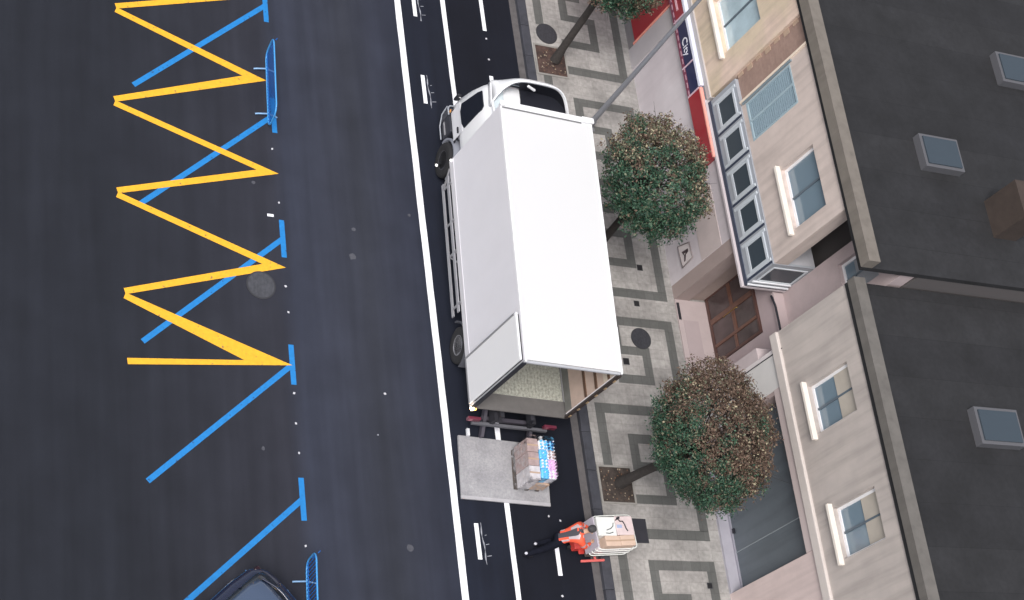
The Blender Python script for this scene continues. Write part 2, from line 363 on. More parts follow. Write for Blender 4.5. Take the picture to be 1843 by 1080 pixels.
for x, yy, m, lb in ((4.45,10.94,PIT2,'square tree pit with leaf litter nearest the truck cab'),(4.62,4.80,SOIL,'square tree pit hidden behind the truck box'),(4.42,-1.36,SOIL,'square earth tree pit behind the open truck, beside the pallet jack'),(4.45,17.1,SOIL,'square tree pit beyond the first tree')):
    if yy == 17.1: continue
    t = thing('tree_pit', lb, 'tree pit', (x, yy, 0.1245))
    fr = MB(); h = .5
    for a in ((-h,h,-h,-h+.05),(-h,h,h-.05,h),(-h,-h+.05,-h+.05,h-.05),(h-.05,h,-h+.05,h-.05)): fr.box(*a, 0, .018)
    fr.build('frame', mat('pit_stone', (.25,.24,.225), .8, var=.2), t)
    b = MB(); n = 14; vs = []; fs = []
    for i in range(n+1):
        for j in range(n+1):
            px, py = -.45+.9*i/n, -.45+.9*j/n
            vs.append((px, py, .004 + (0 if i in (0,n) or j in (0,n) else .012+.02*noise.noise(Vector((px*5+yy, py*5, 0))))))
    for i in range(n):
        for j in range(n): a = i*(n+1)+j; fs.append((a, a+n+1, a+n+2, a+1))
    b.add(vs, fs, 0, True); b.build('soil', m, t, recalc=False)
    lf = MB()
    for k in range(60):
        px, py = random.uniform(-.42,.42), random.uniform(-.42,.42); a = random.uniform(0,6.28); s_ = random.uniform(.015,.035)
        lf.add([(px+s_*math.cos(a+q*1.57)*(1 if q % 2 else .6), py+s_*math.sin(a+q*1.57)*(1 if q % 2 else .6), .045+.01*random.random()) for q in range(4)], [(0,1,2,3)], random.randint(0,1))
    lf.build('fallen_leaf', [mat('litter_brown', (.12,.065,.04), .8), mat('litter_pale', (.30,.24,.18), .8)], t, recalc=False)['kind'] = 'stuff'

# ================================================================ TRUCK
YAW = -0.041
T = thing('delivery_truck', 'white box truck parked on the cycle lane with its rear open', 'truck', (0.191, 0, 0), YAW)
BW, BL, Z0, Z1 = 2.5, 6.69, 1.03, 3.73
# box body: walls with thickness, translucent roof, floor
b = MB()
b.box(0, .045, 0.06, BL-.045, Z0+.1, Z1-.05).box(0, BW, BL-.045, BL, Z0+.1, Z1-.05)
b.build('box_wall', TSIDE, T)
b = MB().box(BW-.045, BW, 0.06, BL-.045, Z0+.1, Z1-.05).build('box_wall', TSIDE, T)
# ply lining of the right wall with tie rails
PLY = mat('ply_lining', (0.50, 0.385, 0.325), 0.7, var=0.12, vscale=3)
lin = MB().box(BW-.06, BW-.045, .09, BL-.05, Z0+.12, Z1-.06).build('lining', PLY, T)
rl = MB()
for zz_ in (Z0+1.12, Z0+1.62, Z0+2.2): rl.box(BW-.085, BW-.06, .09, BL-.05, zz_-.045, zz_+.045)
rl.build('lashing_rail', mat('rail_brown', (.10,.055,.035), .6, var=.3), lin)
MB().box(BW-.068, BW-.06, .09, BL-.06, Z0+.13, Z0+.42).build('kick_plate', mat('kick_grey', (.15,.15,.14), .6, var=.25, vscale=4), lin)
MB().box(BW-.066, BW-.06, .09, BL-.06, Z0+1.95, Z1-.1).build('upper_liner', mat('liner_pale', (.55,.48,.40), .6), lin)
MB().box(.045, .06, .09, BL-.05, Z0+.12, Z1-.06).build('lining', mat('grey_lining', (.45,.45,.44), .7), T)
# roof
rm = bpy.data.materials.new('translucent_roof'); rm.use_nodes = True
n_ = rm.node_tree.nodes; l_ = rm.node_tree.links; pb = n_['Principled BSDF']; pb.inputs['Base Color'].default_value = (.86,.86,.87,1); pb.inputs['Roughness'].default_value = .5
tl = n_.new('ShaderNodeBsdfTranslucent'); tl.inputs[0].default_value = (.85,.85,.82,1); mx = n_.new('ShaderNodeMixShader'); mx.inputs[0].default_value = 0.3
nz = n_.new('ShaderNodeTexNoise'); nz.inputs['Scale'].default_value = 1.3; nz.inputs['Detail'].default_value = 9; nz.inputs['Roughness'].default_value = .7
tc_ = n_.new('ShaderNodeTexCoord'); l_.new(tc_.outputs['Object'], nz.inputs['Vector'])
rp = n_.new('ShaderNodeValToRGB'); rp.color_ramp.elements[0].position = .66; rp.color_ramp.elements[0].color = (.87,.87,.88,1); rp.color_ramp.elements[1].position = .78; rp.color_ramp.elements[1].color = (.74,.74,.72,1)
l_.new(nz.outputs[0], rp.inputs[0]); l_.new(rp.outputs[0], pb.inputs['Base Color'])
l_.new(pb.outputs[0], mx.inputs[1]); l_.new(tl.outputs[0], mx.inputs[2]); l_.new(mx.outputs[0], n_['Material Output'].inputs[0])
rf = MB().add([(.045,.05,Z1-.012),(BW-.045,.05,Z1-.012),(BW-.045,BL-.05,Z1-.012),(.045,BL-.05,Z1-.012)], [(0,1,2,3)]).build('roof', rm, T, recalc=False)
tr = MB()
tr.box(0, .045, 0, BL, Z1-.05, Z1).box(BW-.045, BW, 0, BL, Z1-.05, Z1).box(.045, BW-.045, BL-.05, BL, Z1-.05, Z1+.015)
tr.build('roof_trim', TWHITE, rf, bevel=.008)
# front top cap rail with corner caps, as on the photo
cp = MB().box(.02, BW-.02, BL+.002, BL+.075, Z1-.13, Z1+.055); cp.build('front_cap', TWHITE, T, bevel=.012)
MB().box(.05, BW-.3, BL-.085, BL-.052, Z1-.01, Z1+.004).build('seal', mat('seal_grey', (.16,.16,.17), .7), T)
MB().box(BW-.30, BW+.03, BL-.06, BL+.09, Z1+.02, Z1+.075).build('corner_cap', TWHITE, T, bevel=.02)
MB().box(-.03, .13, BL-.05, BL+.085, Z1+.02, Z1+.07).build('corner_cap', TWHITE, T, bevel=.02)
# rear frame
rfm = MB().box(.045, BW-.045, 0, .06, Z1-.10, Z1-.052)
rfm.box(0, .05, 0, .06, Z0, Z1-.052)
rfm.build('rear_frame', mat('frame_grey', (.40,.41,.44), .5, var=.1), T)
MB().box(-.05, .05, -.035, -.002, Z0+.05, Z1-.06).build('door_seal', BLKP, T)
for k in range(6): MB().box(BW-.05, BW-.01, -.05, -.032, Z0+.2+k*.42, Z0+.29+k*.42).build('hinge', mat('hinge_brass', (.50,.36,.22), .45, .5), T)
MB().box(BW-.05, BW, 0, .06, Z0, Z1-.052).build('rear_post', mat('post_dark', (.07,.06,.06), .6), T)
MB().box(BW-.075, BW+.004, -.031, -.002, Z0+.06, Z1-.08).build('door_seal', mat('seal_brown', (.035,.024,.022), .6), T)
# floor: smooth plate at the sill, ribbed pale planks further in
MB().box(0, BW, 0, .42, Z0-.02, Z0+.02).build('floor_plate', mat('floor_steel', (.125,.118,.115), .6, .1, var=.12, vscale=5), T)
fb = MB(); fb.box(.045, BW-.045, .42, BL-.05, Z0-.02, Z0+.018)
for k in range(26): fb.box(.07+k*.092, .115+k*.092, .44, BL-.06, Z0+.018, Z0+.034)
fb.build('floor', mat('ribbed_floor', (.36,.36,.315), .55, .1, var=.5, vscale=16), T)
for i_ in range(1): MB().box(0, BW, .06, BL, Z0-.10, Z0-.021).build('floor_frame', mat('subframe_grey', (.2,.2,.21), .6), T)
# side skirt rail along the bottom of the left wall, and lower edge moulding
MB().box(-.012, 0, .06, BL, Z0-.1, Z0+.1).box(BW, BW+.012, .06, BL, Z0-.1, Z0+.1).build('lower_rail', mat('rail_offwhite', (.62,.61,.64), .5), T)
# folded back rear doors
def folded(x0, x1, nm):
    dr = MB().box(x0, x1, .06, 1.22, Z0+.07, Z1-.09).build(nm, TWHITE, T, bevel=.012)
    e = MB(); s_ = -1 if x0 < 0 else 1; xo = x0 if s_ < 0 else x1
    e.box(min(xo, xo+s_*.012), max(xo, xo+s_*.012), .06, 1.22, Z0+.07, Z0+.13)
    e.box(min(xo, xo+s_*.02), max(xo, xo+s_*.02), 1.17, 1.215, Z0+.14, Z1-.12)
    e.build('door_edging', mat('edging', (.36,.36,.38), .45, .4), dr)
    tp = MB().box(x0, x1, .06, 1.22, Z1-.088, Z1-.06).build('door_top', TWHITE, dr)
    return dr
folded(-.105, -.055, 'rear_door'); folded(BW+.016, BW+.045, 'rear_door')
MB().box(-.05, -.004, .08, 1.2, Z0+.2, Z1-.1).build('door_gap_shade', BLKP, T)  # black slab filling the gap behind the folded door, as its shade
# marker lamps
AMB = mat('lit_amber', (.9,.35,.05), .4, emit=(1,.42,.10), estr=3.5)
def lamp(x, y, z, m, nm='marker_lamp', r=.035):
    bm_ = bmesh.new(); bmesh.ops.create_uvsphere(bm_, u_segments=12, v_segments=8, radius=r); me = bpy.data.meshes.new(nm); bm_.to_mesh(me); bm_.free(); me.materials.append(m)
    for p_ in me.polygons: p_.use_smooth = True
    o = bpy.data.objects.new(nm, me); C.objects.link(o); o.parent = T; o.location = (x, y, z); o.scale = (1, 1, .8)
    return o
lamp(-.01, -.03, Z0+.03, mat('lit_white_amber', (.9,.6,.3), .4, emit=(1,.80,.52), estr=16), r=.055)
MB().box(-.02, .12, -.035, -.002, Z0-.06, Z0+.0).build('lamp_housing', AMB, T)
WLAMP = mat('lit_white', (.9,.9,.9), .4, emit=(1,.95,.92), estr=2.0)
lamp(-.02, BL-.03, Z0+.02, WLAMP, r=.036); lamp(-.30, 6.62, .78, WLAMP, r=.034)
# chassis
ch = MB()
for x in (.85, 1.65): ch.box(x-.05, x+.05, -.1, 8.0, .72, .93)
for y in (.6, 1.7, 3.2, 4.8, 6.3): ch.box(.85, 1.65, y-.04, y+.04, .75, .9)
ch.build('chassis', CHAS, T)
MB().box(1.95, 2.4, 3.1, 4.4, .45, .9).build('fuel_tank', STEEL, T, bevel=.06)
MB().box(.12, .6, 4.9, 5.6, .45, .88).build('battery_box', BLKP, T, bevel=.03)
# side guards, left and right
for sx in (-1, 1):
    X = -.05 if sx < 0 else BW+.05
    gd = MB()
    gd.box(X-.015, X+.015, 2.55, 6.22, .50, .60).box(X-.015, X+.015, 2.55, 6.30, .80, .90)
    gd.build('side_guard', mat('guard_alu', (.36,.36,.385), .45, .3, var=.1), T)
    for y in (2.75, 4.15, 5.0, 6.05):
        gp = MB().box(X-.01, X+.01, y-.03, y+.03, .5, 1.0); gp.bar((X, y, .9), (X-sx*.45, y, .85), .04, .04)
        if y == 6.05: gp.bar((X, 6.05, .55), (X, 6.45, .98), .03, .04)
        if y == 4.15: gp.bar((X, 4.2, .55), (X-sx*.03, 3.85, .95), .03, .03)
        gp.build('guard_bracket', mat('bracket_grey', (.22,.22,.235), .5), T)
# wheels
def wheel(x, y, s_, dual=False, steer=0):
    wt = bpy.data.objects.new('wheel', None); C.objects.link(wt); wt.parent = T; wt.location = (x, y, .46); wt.rotation_euler = (0,0,steer); wt.empty_display_size = .1
    def lathe(prof, nm, m):
        mb = MB(); n = 40
        rings = [[(px*s_, pr*math.cos(2*math.pi*k/n), pr*math.sin(2*math.pi*k/n)) for k in range(n)] for px, pr in prof]
        mb.loft(rings, caps=True); return mb.build(nm, m, wt)
    prof = [(.10,.24),(.12,.29),(.125,.40),(.10,.445),(.05,.46),(-.05,.46),(-.10,.445),(-.125,.40),(-.12,.30),(-.10,.27)]
    lathe(prof, 'tyre', RUB)
    tr_ = MB()
    for k in range(36):
        a = k/36*2*math.pi
        for u in (-.06, .0, .06): tr_.box(u-.02, u+.02, -.012, .012, .455, .468) if False else None
    rim = [(.125,.275),(.10,.262),(.03,.235),(.015,.17),(.03,.11),(.085,.10),(.095,.06),(.09,.0001)]
    rim = [(.10,.275),(.105,.235),(-.02,.215),(-.04,.15),(-.02,.11),(.06,.09),(.07,.05),(.07,.0001)]
    ro = lathe(rim, 'rim', mat('rim_silver', (.30,.30,.32), .45, .3, var=.5, vscale=6) if y < 3 else mat('rim_dark', (.06,.06,.07), .6, .2, var=.5, vscale=9))  # front rims darker than the rear ones
    nb = MB()
    for k in range(8):
        a = k/8*2*math.pi; cy, cz = .145*math.cos(a), .145*math.sin(a); nb.tube([(s_*-.04, cy, cz), (s_*.0, cy, cz)], .018, 6)
    nb.build('wheel_nut', STEEL, ro)
    ho = MB()
    for k in range(8):
        a = (k+.5)/8*2*math.pi; cy, cz = .205*math.cos(a), .205*math.sin(a); ho.tube([(s_*-.04, cy*.9, cz*.9), (s_*-.025, cy*.9, cz*.9)], .026, 10)
    ho.build('rim_hole', BLKP, ro)
    if dual: lathe([(px-.30, pr) for px, pr in prof], 'inner_tyre', RUB)
    return wt
wheel(.16, 1.86, -1, True); wheel(2.34, 1.86, 1, True); wheel(.15, 7.02, -1); wheel(2.33, 7.02, 1)
ax = MB().tube([(.2,1.86,.46),(2.3,1.86,.46)], .07, 10).tube([(.2,7.02,.46),(2.3,7.02,.46)], .05, 10).build('axle', CHAS, T)
for X0, X1 in ((.0,.5), (2.0,2.5)):    # mudguards
    for yc in (1.86,):
        mb = MB(); r_ = []
        for k in range(13):
            a = R(5+170*k/12); r_.append([(X0, yc+.60*math.cos(a), .46+.54*math.sin(a)), (X1, yc+.60*math.cos(a), .46+.54*math.sin(a)), (X1, yc+.57*math.cos(a), .46+.51*math.sin(a)), (X0, yc+.57*math.cos(a), .46+.51*math.sin(a))])
        mb.loft(r_); mb.build('mudguard', mat('mudguard_grey', (.06,.062,.075), .6), T)
# underrun bar, tail lamps, lift arms
MB().box(.25, 2.25, -.16, -.09, .42, .52).build('underrun_bar', mat('bar_grey', (.11,.11,.125), .5, var=.2), T, bevel=.01)
for x in (.75, 1.75): MB().box(x-.05, x+.05, -.13, .7, .52, .8).build('bar_hanger', CHAS, T)
RLED = mat('tail_lamp_red', (.13,.025,.045), .3)
for x in (.10, 2.12):
    o = MB().box(x-.03, x+.30, -.13, -.06, .56, .70).build('tail_lamp', RLED, T, bevel=.01)
    MB().box(x+.01, x+.09, -.136, -.13, .58, .68).build('lamp_lens', mat('lens_pink', (.38,.14,.18), .25), o)
# tail lift: arms, slewed platform lowered to the road
la = MB()
for x in (.62, 1.88):
    la.bar((x, .35, .62), (x, -.34, .22), .08, .09); la.bar((x, .25, .45), (x, -.34, .13), .06, .06)
la.bar((.55, .05, .4), (1.95, .05, .4), .09, .09)
la.build('lift_arm', mat('arm_grey', (.055,.05,.065), .55, var=.2), T)
pl = MB()
pl.add([(.045,-.33,.085),(2.4,-.36,.085),(2.4,-1.83,.03),(.04,-1.86,.03),(.045,-.33,.145),(2.4,-.36,.145),(2.4,-1.83,.06),(.04,-1.86,.06)], [(0,3,2,1),(4,5,6,7),(0,1,5,4),(1,2,6,5),(2,3,7,6),(3,0,4,7)])
PLm = mat('platform_aluminium', (.345,.34,.355), .55, .1, var=.22, vscale=18, col2=(.275,.272,.288), c2scale=2.0, c2pos=(.42,.68), bump=.8, bscale=55)
plo = pl.build('lift_platform', PLm, T)
MB().box(.04, 2.4, -1.88, -1.80, .03, .072).build('platform_lip', mat('lip_alu', (.46,.45,.47), .45, .2, var=.15), plo)
for x in (.30, 2.25): MB().box(x-.035, x+.035, -.33, -.15, .12, .19).build('foot_switch', mat('pale_stop', (.62,.63,.66), .5), plo)
# ---- cab
def cabring(y, x0, x1, z0, z1, n=28, e=5.0):
    cx, cz, hx, hz = (x0+x1)/2, (z0+z1)/2, (x1-x0)/2, (z1-z0)/2; ring = []
    for k in range(n):
        a = 2*math.pi*(k+.5)/n; c_, s2 = math.cos(a), math.sin(a)
        ux = math.copysign(abs(c_)**(2/e), c_); uz = math.copysign(abs(s2)**(2/e), s2)
        taper = 1 - .055*max(0, uz)
        ring.append((cx+hx*ux*taper, y, cz+hz*uz))
    return ring
cab = MB()
cab.loft([cabring(6.86,.20,2.30,.98,2.78), cabring(6.95,.14,2.36,.95,2.88), cabring(7.5,.12,2.38,.93,2.96), cabring(7.80,.12,2.38,.93,2.94), cabring(7.98,.12,2.38,.92,2.78), cabring(8.14,.13,2.37,.92,2.30), cabring(8.26,.14,2.36,.92,1.70), cabring(8.30,.17,2.33,.92,1.5), cabring(8.32,.25,2.25,.97,1.4)])
cabo = cab.build('cab', CABW, T)
WHT = mat('door_white', (.66,.66,.69), .35, coat=.4)
for X, s_ in ((.12, -1), (2.38, 1)):
    # door skin, window, seam, handle
    xo = X+s_*.004
    dr = MB().polyx([(7.28,1.0),(8.1,1.0),(8.14,1.5),(7.95,1.5),(7.80,1.5),(7.28,1.5)], xo-.012*(s_>0) , xo+.012*(s_<0)+s_*.0).build('cab_door', WHT, T)
    wn = MB(); f_ = [(7.30,1.62),(7.48,1.52),(7.84,1.50),(8.02,1.60),(7.86,2.42),(7.80,2.60),(7.36,2.60),(7.30,2.50)]
    n8 = len(f_)
    def xs(z): return X + s_*(.014) - s_*max(0, (z-1.9))*.075
    wn.add([(xs(z), y, z) for y, z in f_] + [(xs(z)-s_*.03, y, z) for y, z in f_], [tuple(range(n8)), tuple(range(n8, 2*n8))[::-1]] + [(k, (k+1) % n8, n8+(k+1) % n8, n8+k) for k in range(n8)])
    wn.build('window', DGLASS, dr)
    MB().box(min(X, X+s_*.035), max(X, X+s_*.035), 7.34, 7.50, 1.28, 1.33).build('door_handle', BLKP, dr)
    MB().box(min(X,X+s_*.01), max(X,X+s_*.01), 7.20, 7.26, 1.0, 1.12).build('air_vent', BLKP, T)
    # mirror on an arm
    mi = MB().tube([(X-s_*.02, 8.22, 1.55), (X+s_*.05, 8.26, 1.55)], .014, 8).build('mirror_arm', mat('arm_pale', (.5,.5,.52), .4), T)
    MB().box(min(X-s_*.02, X+s_*.10), max(X-s_*.02, X+s_*.10), 8.24, 8.31, 1.35, 1.62).build('mirror', BLKP, mi, bevel=.03)
    # step and arch
    stp = MB()
    for k in range(17):
        pass
    ar = []
    for k in range(15):
        a = R(-8+196*k/14); ar.append([(X+s_*.03, 7.02+.56*math.cos(a), .50+.54*math.sin(a)), (X-s_*.34, 7.02+.56*math.cos(a), .50+.54*math.sin(a)), (X-s_*.34, 7.02+.50*math.cos(a), .50+.48*math.sin(a)), (X+s_*.03, 7.02+.50*math.cos(a), .50+.48*math.sin(a))])
    MB().loft(ar).build('wheel_arch', mat('arch_grey', (.20,.21,.245), .5), T)
    MB().box(min(X+s_*.02, X-s_*.3), max(X+s_*.02, X-s_*.3), 7.62, 8.12, .42, .92).build('step_panel', mat('step_dark', (.028,.03,.04), .5), T, bevel=.04)
    MB().box(min(X+s_*.045, X-s_*.1), max(X+s_*.045, X-s_*.1), 7.68, 8.05, .60, .64).build('step', STEEL, T)
    MB().box(min(X+s_*.03, X-s_*.42), max(X+s_*.03, X-s_*.42), 8.14, 8.36, .40, .90).build('bumper_corner', mat('bumper_dark', (.05,.052,.066), .5), T, bevel=.06)
    MB().tube([(X+s_*.035, 8.10, .93), (X+s_*.04, 8.30, .93), (X-s_*.02, 8.375, .92), (X-s_*.3, 8.39, .92)], .022, 8).tube([(X+s_*.045, 8.36, .9), (X+s_*.055, 8.30, .6), (X+s_*.05, 8.05, .42), (X+s_*.05, 7.65, .42)], .018, 8).build('bumper_lip', mat('lip_grey', (.33,.35,.39), .5), T)
    MB().box(min(X+s_*.035, X+s_*.05), max(X+s_*.035, X+s_*.05), 8.1, 8.17, 1.0, 1.08).build('indicator', mat('amber_lens', (.7,.3,.05), .3), T, bevel=.005)
    MB().box(min(X-s_*.04, X-s_*.4), max(X-s_*.04, X-s_*.4), 8.34, 8.38, .62, .80).build('headlight', mat('lamp_glass', (.8,.82,.85), .1), T, bevel=.02)
MB().box(.5, 2.0, 8.18, 8.40, .40, .86).build('bumper', mat('bumper_grey', (.17,.18,.205), .5), T, bevel=.05)
MB().box(.6, 1.9, 8.30, 8.335, .98, 1.3).build('grille', BLKP, T, bevel=.01)
MB().add([(.3,8.335,1.56),(2.2,8.335,1.56),(2.1,7.99,2.80),(.4,7.99,2.80)], [(0,1,2,3)]).add([(.3,8.325,1.56),(2.2,8.325,1.56),(2.1,7.98,2.80),(.4,7.98,2.80)], [(3,2,1,0)]).build('windscreen', DGLASS, T)
# pale vertical trim on the rear pillar and roof seam lines
sm = MB()
for y in (7.27, 7.9): sm.box(.4, 2.1, y-.008, y+.008, 2.945, 2.967)
sm.build('roof_seam', mat('seam_blue_grey', (.50,.56,.60), .5), T)
MB().box(.25, .55, 7.02, 7.66, 2.92, 2.975).build('roof_hatch', mat('roof_grey_blue', (.60,.68,.71), .4), T, bevel=.02)
# roof air deflector: white shell, hollow behind, its shade put in as black surfaces
df = MB(); NX = 24
def dring(t):      # t 0..1 from the low front edge to the open rear edge
    h = .56*math.sin(t*math.pi/2)**.8; pts = []
    for k in range(NX+1):
        u = -1 + 2*k/NX; au = abs(u)
        z = 2.955 + h*(1-au**3.4) + .03*t; x = 1.27 + 1.055*u*(1-.04*(1-t))
        y = 8.02 - .36*t - .10*u*u*(1-t) - .40*t*au**5
        pts.append((x, y, z))
    return pts
rows = [dring(t/8) for t in range(9)]
vs = [p for r0 in rows for p in r0]; fs = []
for i in range(8):
    for k in range(NX): a = i*(NX+1)+k; fs.append((a, a+1, a+NX+2, a+NX+1))
df.add(vs, fs, 0, True)
for k in (0, NX):     # cheeks down to the roof, and thick white rear lip
    col = [rows[i][k] for i in range(9)]; df.add(col+[(c_[0], c_[1], 2.78) for c_ in col], [(i, i+1, 9+i+1, 9+i) for i in range(8)], 0, True)
dfo = df.build('air_deflector', CABW, T, recalc=True)
sd = dfo.modifiers.new('solid', 'SOLIDIFY'); sd.thickness = .05; sd.offset = -1
MB().tube(rows[8], .026, 8).build('lip', CABW, dfo)
MB().tube([rows[8][NX], (2.31, 7.10, 2.985), (2.28, 6.95, 2.98)], .035, 8).tube([rows[8][0], (.23, 7.10, 2.985), (.26, 6.95, 2.98)], .035, 8).build('side_lip', CABW, dfo)
DB = mat('hollow_shade_black', (.010,.011,.018), .55)
pn = MB(); prow = [(x, y+.02, z-.035) for x, y, z in rows[8]]; k0 = 6
up_ = prow[k0:]; nn_ = len(up_)
dn_ = [(1.02+(x-up_[0][0])*(2.27-1.02)/(up_[-1][0]-up_[0][0]), y+.10, 2.96) for x, y, z in up_]
pn.add(up_+dn_, [(k, k+1, nn_+k+1, nn_+k) for k in range(nn_-1)])
pn.build('deflector_hollow_shade', DB, dfo, recalc=False)
MB().poly([(1.0,6.95),(2.24,6.95),(2.27,7.35),(2.2,7.85),(1.02,7.85)], 2.93, 2.982).build('deflector_floor_shade', DB, dfo)  # black slab on the cab roof standing for shade under the shell
MB().bar((.98,7.60,3.44), (1.22,7.56,3.36), .06, .06).build('deflector_bracket', mat('bracket_white', (.7,.7,.72), .5), dfo, bevel=.02)
MB().bar((1.1,7.3,3.02), (1.32,7.25,3.05), .05, .05).build('deflector_bracket', mat('bracket_dull', (.22,.22,.24), .5), dfo, bevel=.02)

# ================================================================ PALLETS AND LOADS
WOODP = mat('pallet_wood', (.085,.070,.062), .8, var=.2, vscale=6)
CARD = mat('cardboard', (.50,.35,.26), .75, var=.08, vscale=5)
CARD2 = mat('cardboard_pale', (.58,.43,.34), .75, var=.08, vscale=5)
FILM = mat('stretch_film', (.55,.52,.54), .18, var=.25, vscale=7, coat=.5)
TAPE = mat('tape', (.42,.30,.22), .4)
def pallet(loc, rz, label, L=1.2, Wd=.8):
    t = thing('pallet', label, 'pallet', loc, rz)
    b = MB()
    for k in range(5): x = -Wd/2+.0725+k*(Wd-.145)/4; b.box(x-.06, x+.06, -L/2, L/2, .122, .144)
    for y in (-L/2+.07, 0, L/2-.07): b.box(-Wd/2, Wd/2, y-.05, y+.05, .10, .121)
    b.build('deck', WOODP, t)
    b = MB()
    for x in (-Wd/2+.05, 0, Wd/2-.05):
        for y in (-L/2+.07, 0, L/2-.07): b.box(x-.05, x+.05, y-.06, y+.06, .022, .10)
    b.build('block', WOODP, t)
    b = MB()
    for x in (-Wd/2+.05, 0, Wd/2-.05): b.box(x-.05, x+.05, -L/2, L/2, 0, .022)
    b.build('skid', WOODP, t)
    t['label'] = label
    return t
PL_Z = .105
pallet((1.90, -1.13, PL_Z-.005), YAW, 'wooden pallet under the shrink-wrapped drinks on the truck lift platform', .98, .66)
# drinks load: wrapped block, packs of coloured bottles with visible caps on top
CY = mat('pack_cyan', (.13,.50,.86), .25, coat=.5, var=.2, vscale=12); PK = mat('pack_lilac', (.74,.46,.72), .25, coat=.5, var=.2, vscale=12)
WH = mat('pack_white', (.74,.74,.80), .2, coat=.6); NV = mat('pack_navy', (.03,.07,.18), .3); MRN = mat('pack_maroon', (.37,.275,.265), .35, var=.3, vscale=9, coat=.5)
def pack(x, y, z, sx, sy, sz, mcap, mbody, label):
    t = thing('bottle_pack', label, 'bottle pack', (x, y, z), YAW, 'shrink-wrapped drinks stacked on the lift platform')
    w_ = MB(); nx, ny = 2, 3
    w_.box(-sx/2, sx/2, -sy/2, sy/2, 0, sz*.80)
    w_.build('shrink_wrap', mbody, t, bevel=.03)
    for i in range(nx):
        for j in range(ny):
            px = -sx/2+sx*(i+.5)/nx; py = -sy/2+sy*(j+.5)/ny; r = min(sx/nx, sy/ny)*.40
            bo_ = MB().tube([(px,py,sz*.80),(px,py,sz*.88),(px,py,sz*.94)], [r, r*.8, r*.42], 10).build('bottle', mcap, t)
            MB().tube([(px,py,sz*.94),(px,py,sz)], r*.42, 10).build('cap', WH if (mcap is not WH and (i+j) % 2) else mcap if mcap is not WH else CY, bo_)
    return t
def l2w(ox, oy, lx, ly):
    c_, s_ = math.cos(YAW), math.sin(YAW); return ox+lx*c_-ly*s_, oy+lx*s_+ly*c_
ox, oy = 1.90, -1.13
# lower block: two courses of cartons wrapped in film (individual cartons)
k_ = 0
for zc, hh in ((.245, .36), (.605, .30)):
    for j in range(3):
        x, y = l2w(ox, oy, -.165, -.345+j*.345)
        t = thing('carton', ['maroon-brown carton','pale film-wrapped carton'][j < 1] + (' in the lower course, ' if zc < .3 else ' in the upper course, ') + ['nearest the platform lip','in the middle of the drinks stack','nearest the open truck'][j], 'carton', (x, y, zc), YAW, 'cartons in the load on the lift platform')
        MB().box(-.145, .145, -.168, .168, 0, hh-.004).build('box_body', FILM if j == 0 else MRN, t, bevel=.01)
        MB().box(-.146, .146, -.02, .02, hh-.004, hh-.001).build('tape', [TAPE, WH], t)
for i, (lx, ly, mc, mb_, lb) in enumerate((
    (.06,.36,CY,WH,'cyan topped drinks pack nearest the truck on the inner side'), (.27,.36,NV,CY,'navy and cyan drinks pack at the kerb-side corner nearest the truck'),
    (.06,.12,CY,CY,'all cyan drinks pack second from the truck on the inner side'), (.27,.12,MRN,WH,'maroon topped pale drinks pack second from the truck, kerb side'),
    (.06,-.12,WH,CY,'cyan wrapped pack with white bottles on the inner side'), (.27,-.12,PK,PK,'lilac pink drinks pack third from the truck, kerb side'),
    (.06,-.36,CY,CY,'cyan drinks pack nearest the platform lip on the inner side'), (.27,-.36,PK,WH,'white pack with pink bottles at the platform lip, kerb side'))):
    x, y = l2w(ox, oy, lx*.95+.03, ly); pack(x, y, .61, .205, .235, .42, mc, mb_, lb)
for j in range(3):
    x, y = l2w(ox, oy, .175, -.345+j*.345)
    t = thing('carton', 'brown carton carrying the drinks packs, ' + ['nearest the platform lip','in the middle','nearest the open truck'][j], 'carton', (x, y, .245), YAW, 'cartons in the load on the lift platform')
    MB().box(-.185, .185, -.168, .168, 0, .36).build('box_body', CARD, t, bevel=.008); MB().box(-.186, .186, -.02, .02, .36, .3615).build('tape', TAPE, t)
# loose film, crumpled, hugging the front left corner
fl = MB(); rings = []
for i in range(9):
    z = .24 + i*.1; ring = []
    for k in range(24):
        a = 2*math.pi*(k+.5)/24; ux = math.copysign(abs(math.cos(a))**.22, math.cos(a)); uy = math.copysign(abs(math.sin(a))**.22, math.sin(a))
        ring.append((.370*ux+.012*noise.noise(Vector((k*.9, i*.7, 3))), .545*uy+.016*noise.noise(Vector((k*.8, i*.6, 9))), z))
    rings.append(ring)
fm = bpy.data.materials.new('clear_film'); fm.use_nodes = True; n_ = fm.node_tree.nodes; l_ = fm.node_tree.links
gl = n_.new('ShaderNodeBsdfGlossy'); gl.inputs['Roughness'].default_value = .18; tp = n_.new('ShaderNodeBsdfTransparent'); mx = n_.new('ShaderNodeMixShader')
nz = n_.new('ShaderNodeTexNoise'); nz.inputs['Scale'].default_value = 9; rr = n_.new('ShaderNodeValToRGB'); rr.color_ramp.elements[0].position = .45; rr.color_ramp.elements[1].position = .62
rr.color_ramp.elements[0].color = (.06,.06,.06,1); rr.color_ramp.elements[1].color = (.55,.55,.55,1); tc_ = n_.new('ShaderNodeTexCoord'); l_.new(tc_.outputs['Object'], nz.inputs['Vector'])
l_.new(nz.outputs[0], rr.inputs[0]); l_.new(rr.outputs[0], mx.inputs[0]); l_.new(tp.outputs[0], mx.inputs[1]); l_.new(gl.outputs[0], mx.inputs[2]); l_.new(mx.outputs[0], n_['Material Output'].inputs[0])
fl.loft(rings, caps=False)
tag(fl.build('stretch_film', fm), 'clear stretch film wrapped round the drinks load on the lift platform', 'film')
bpy.data.objects['stretch_film'].location = (ox, oy, 0); bpy.data.objects['stretch_film'].rotation_euler = (0, 0, YAW)

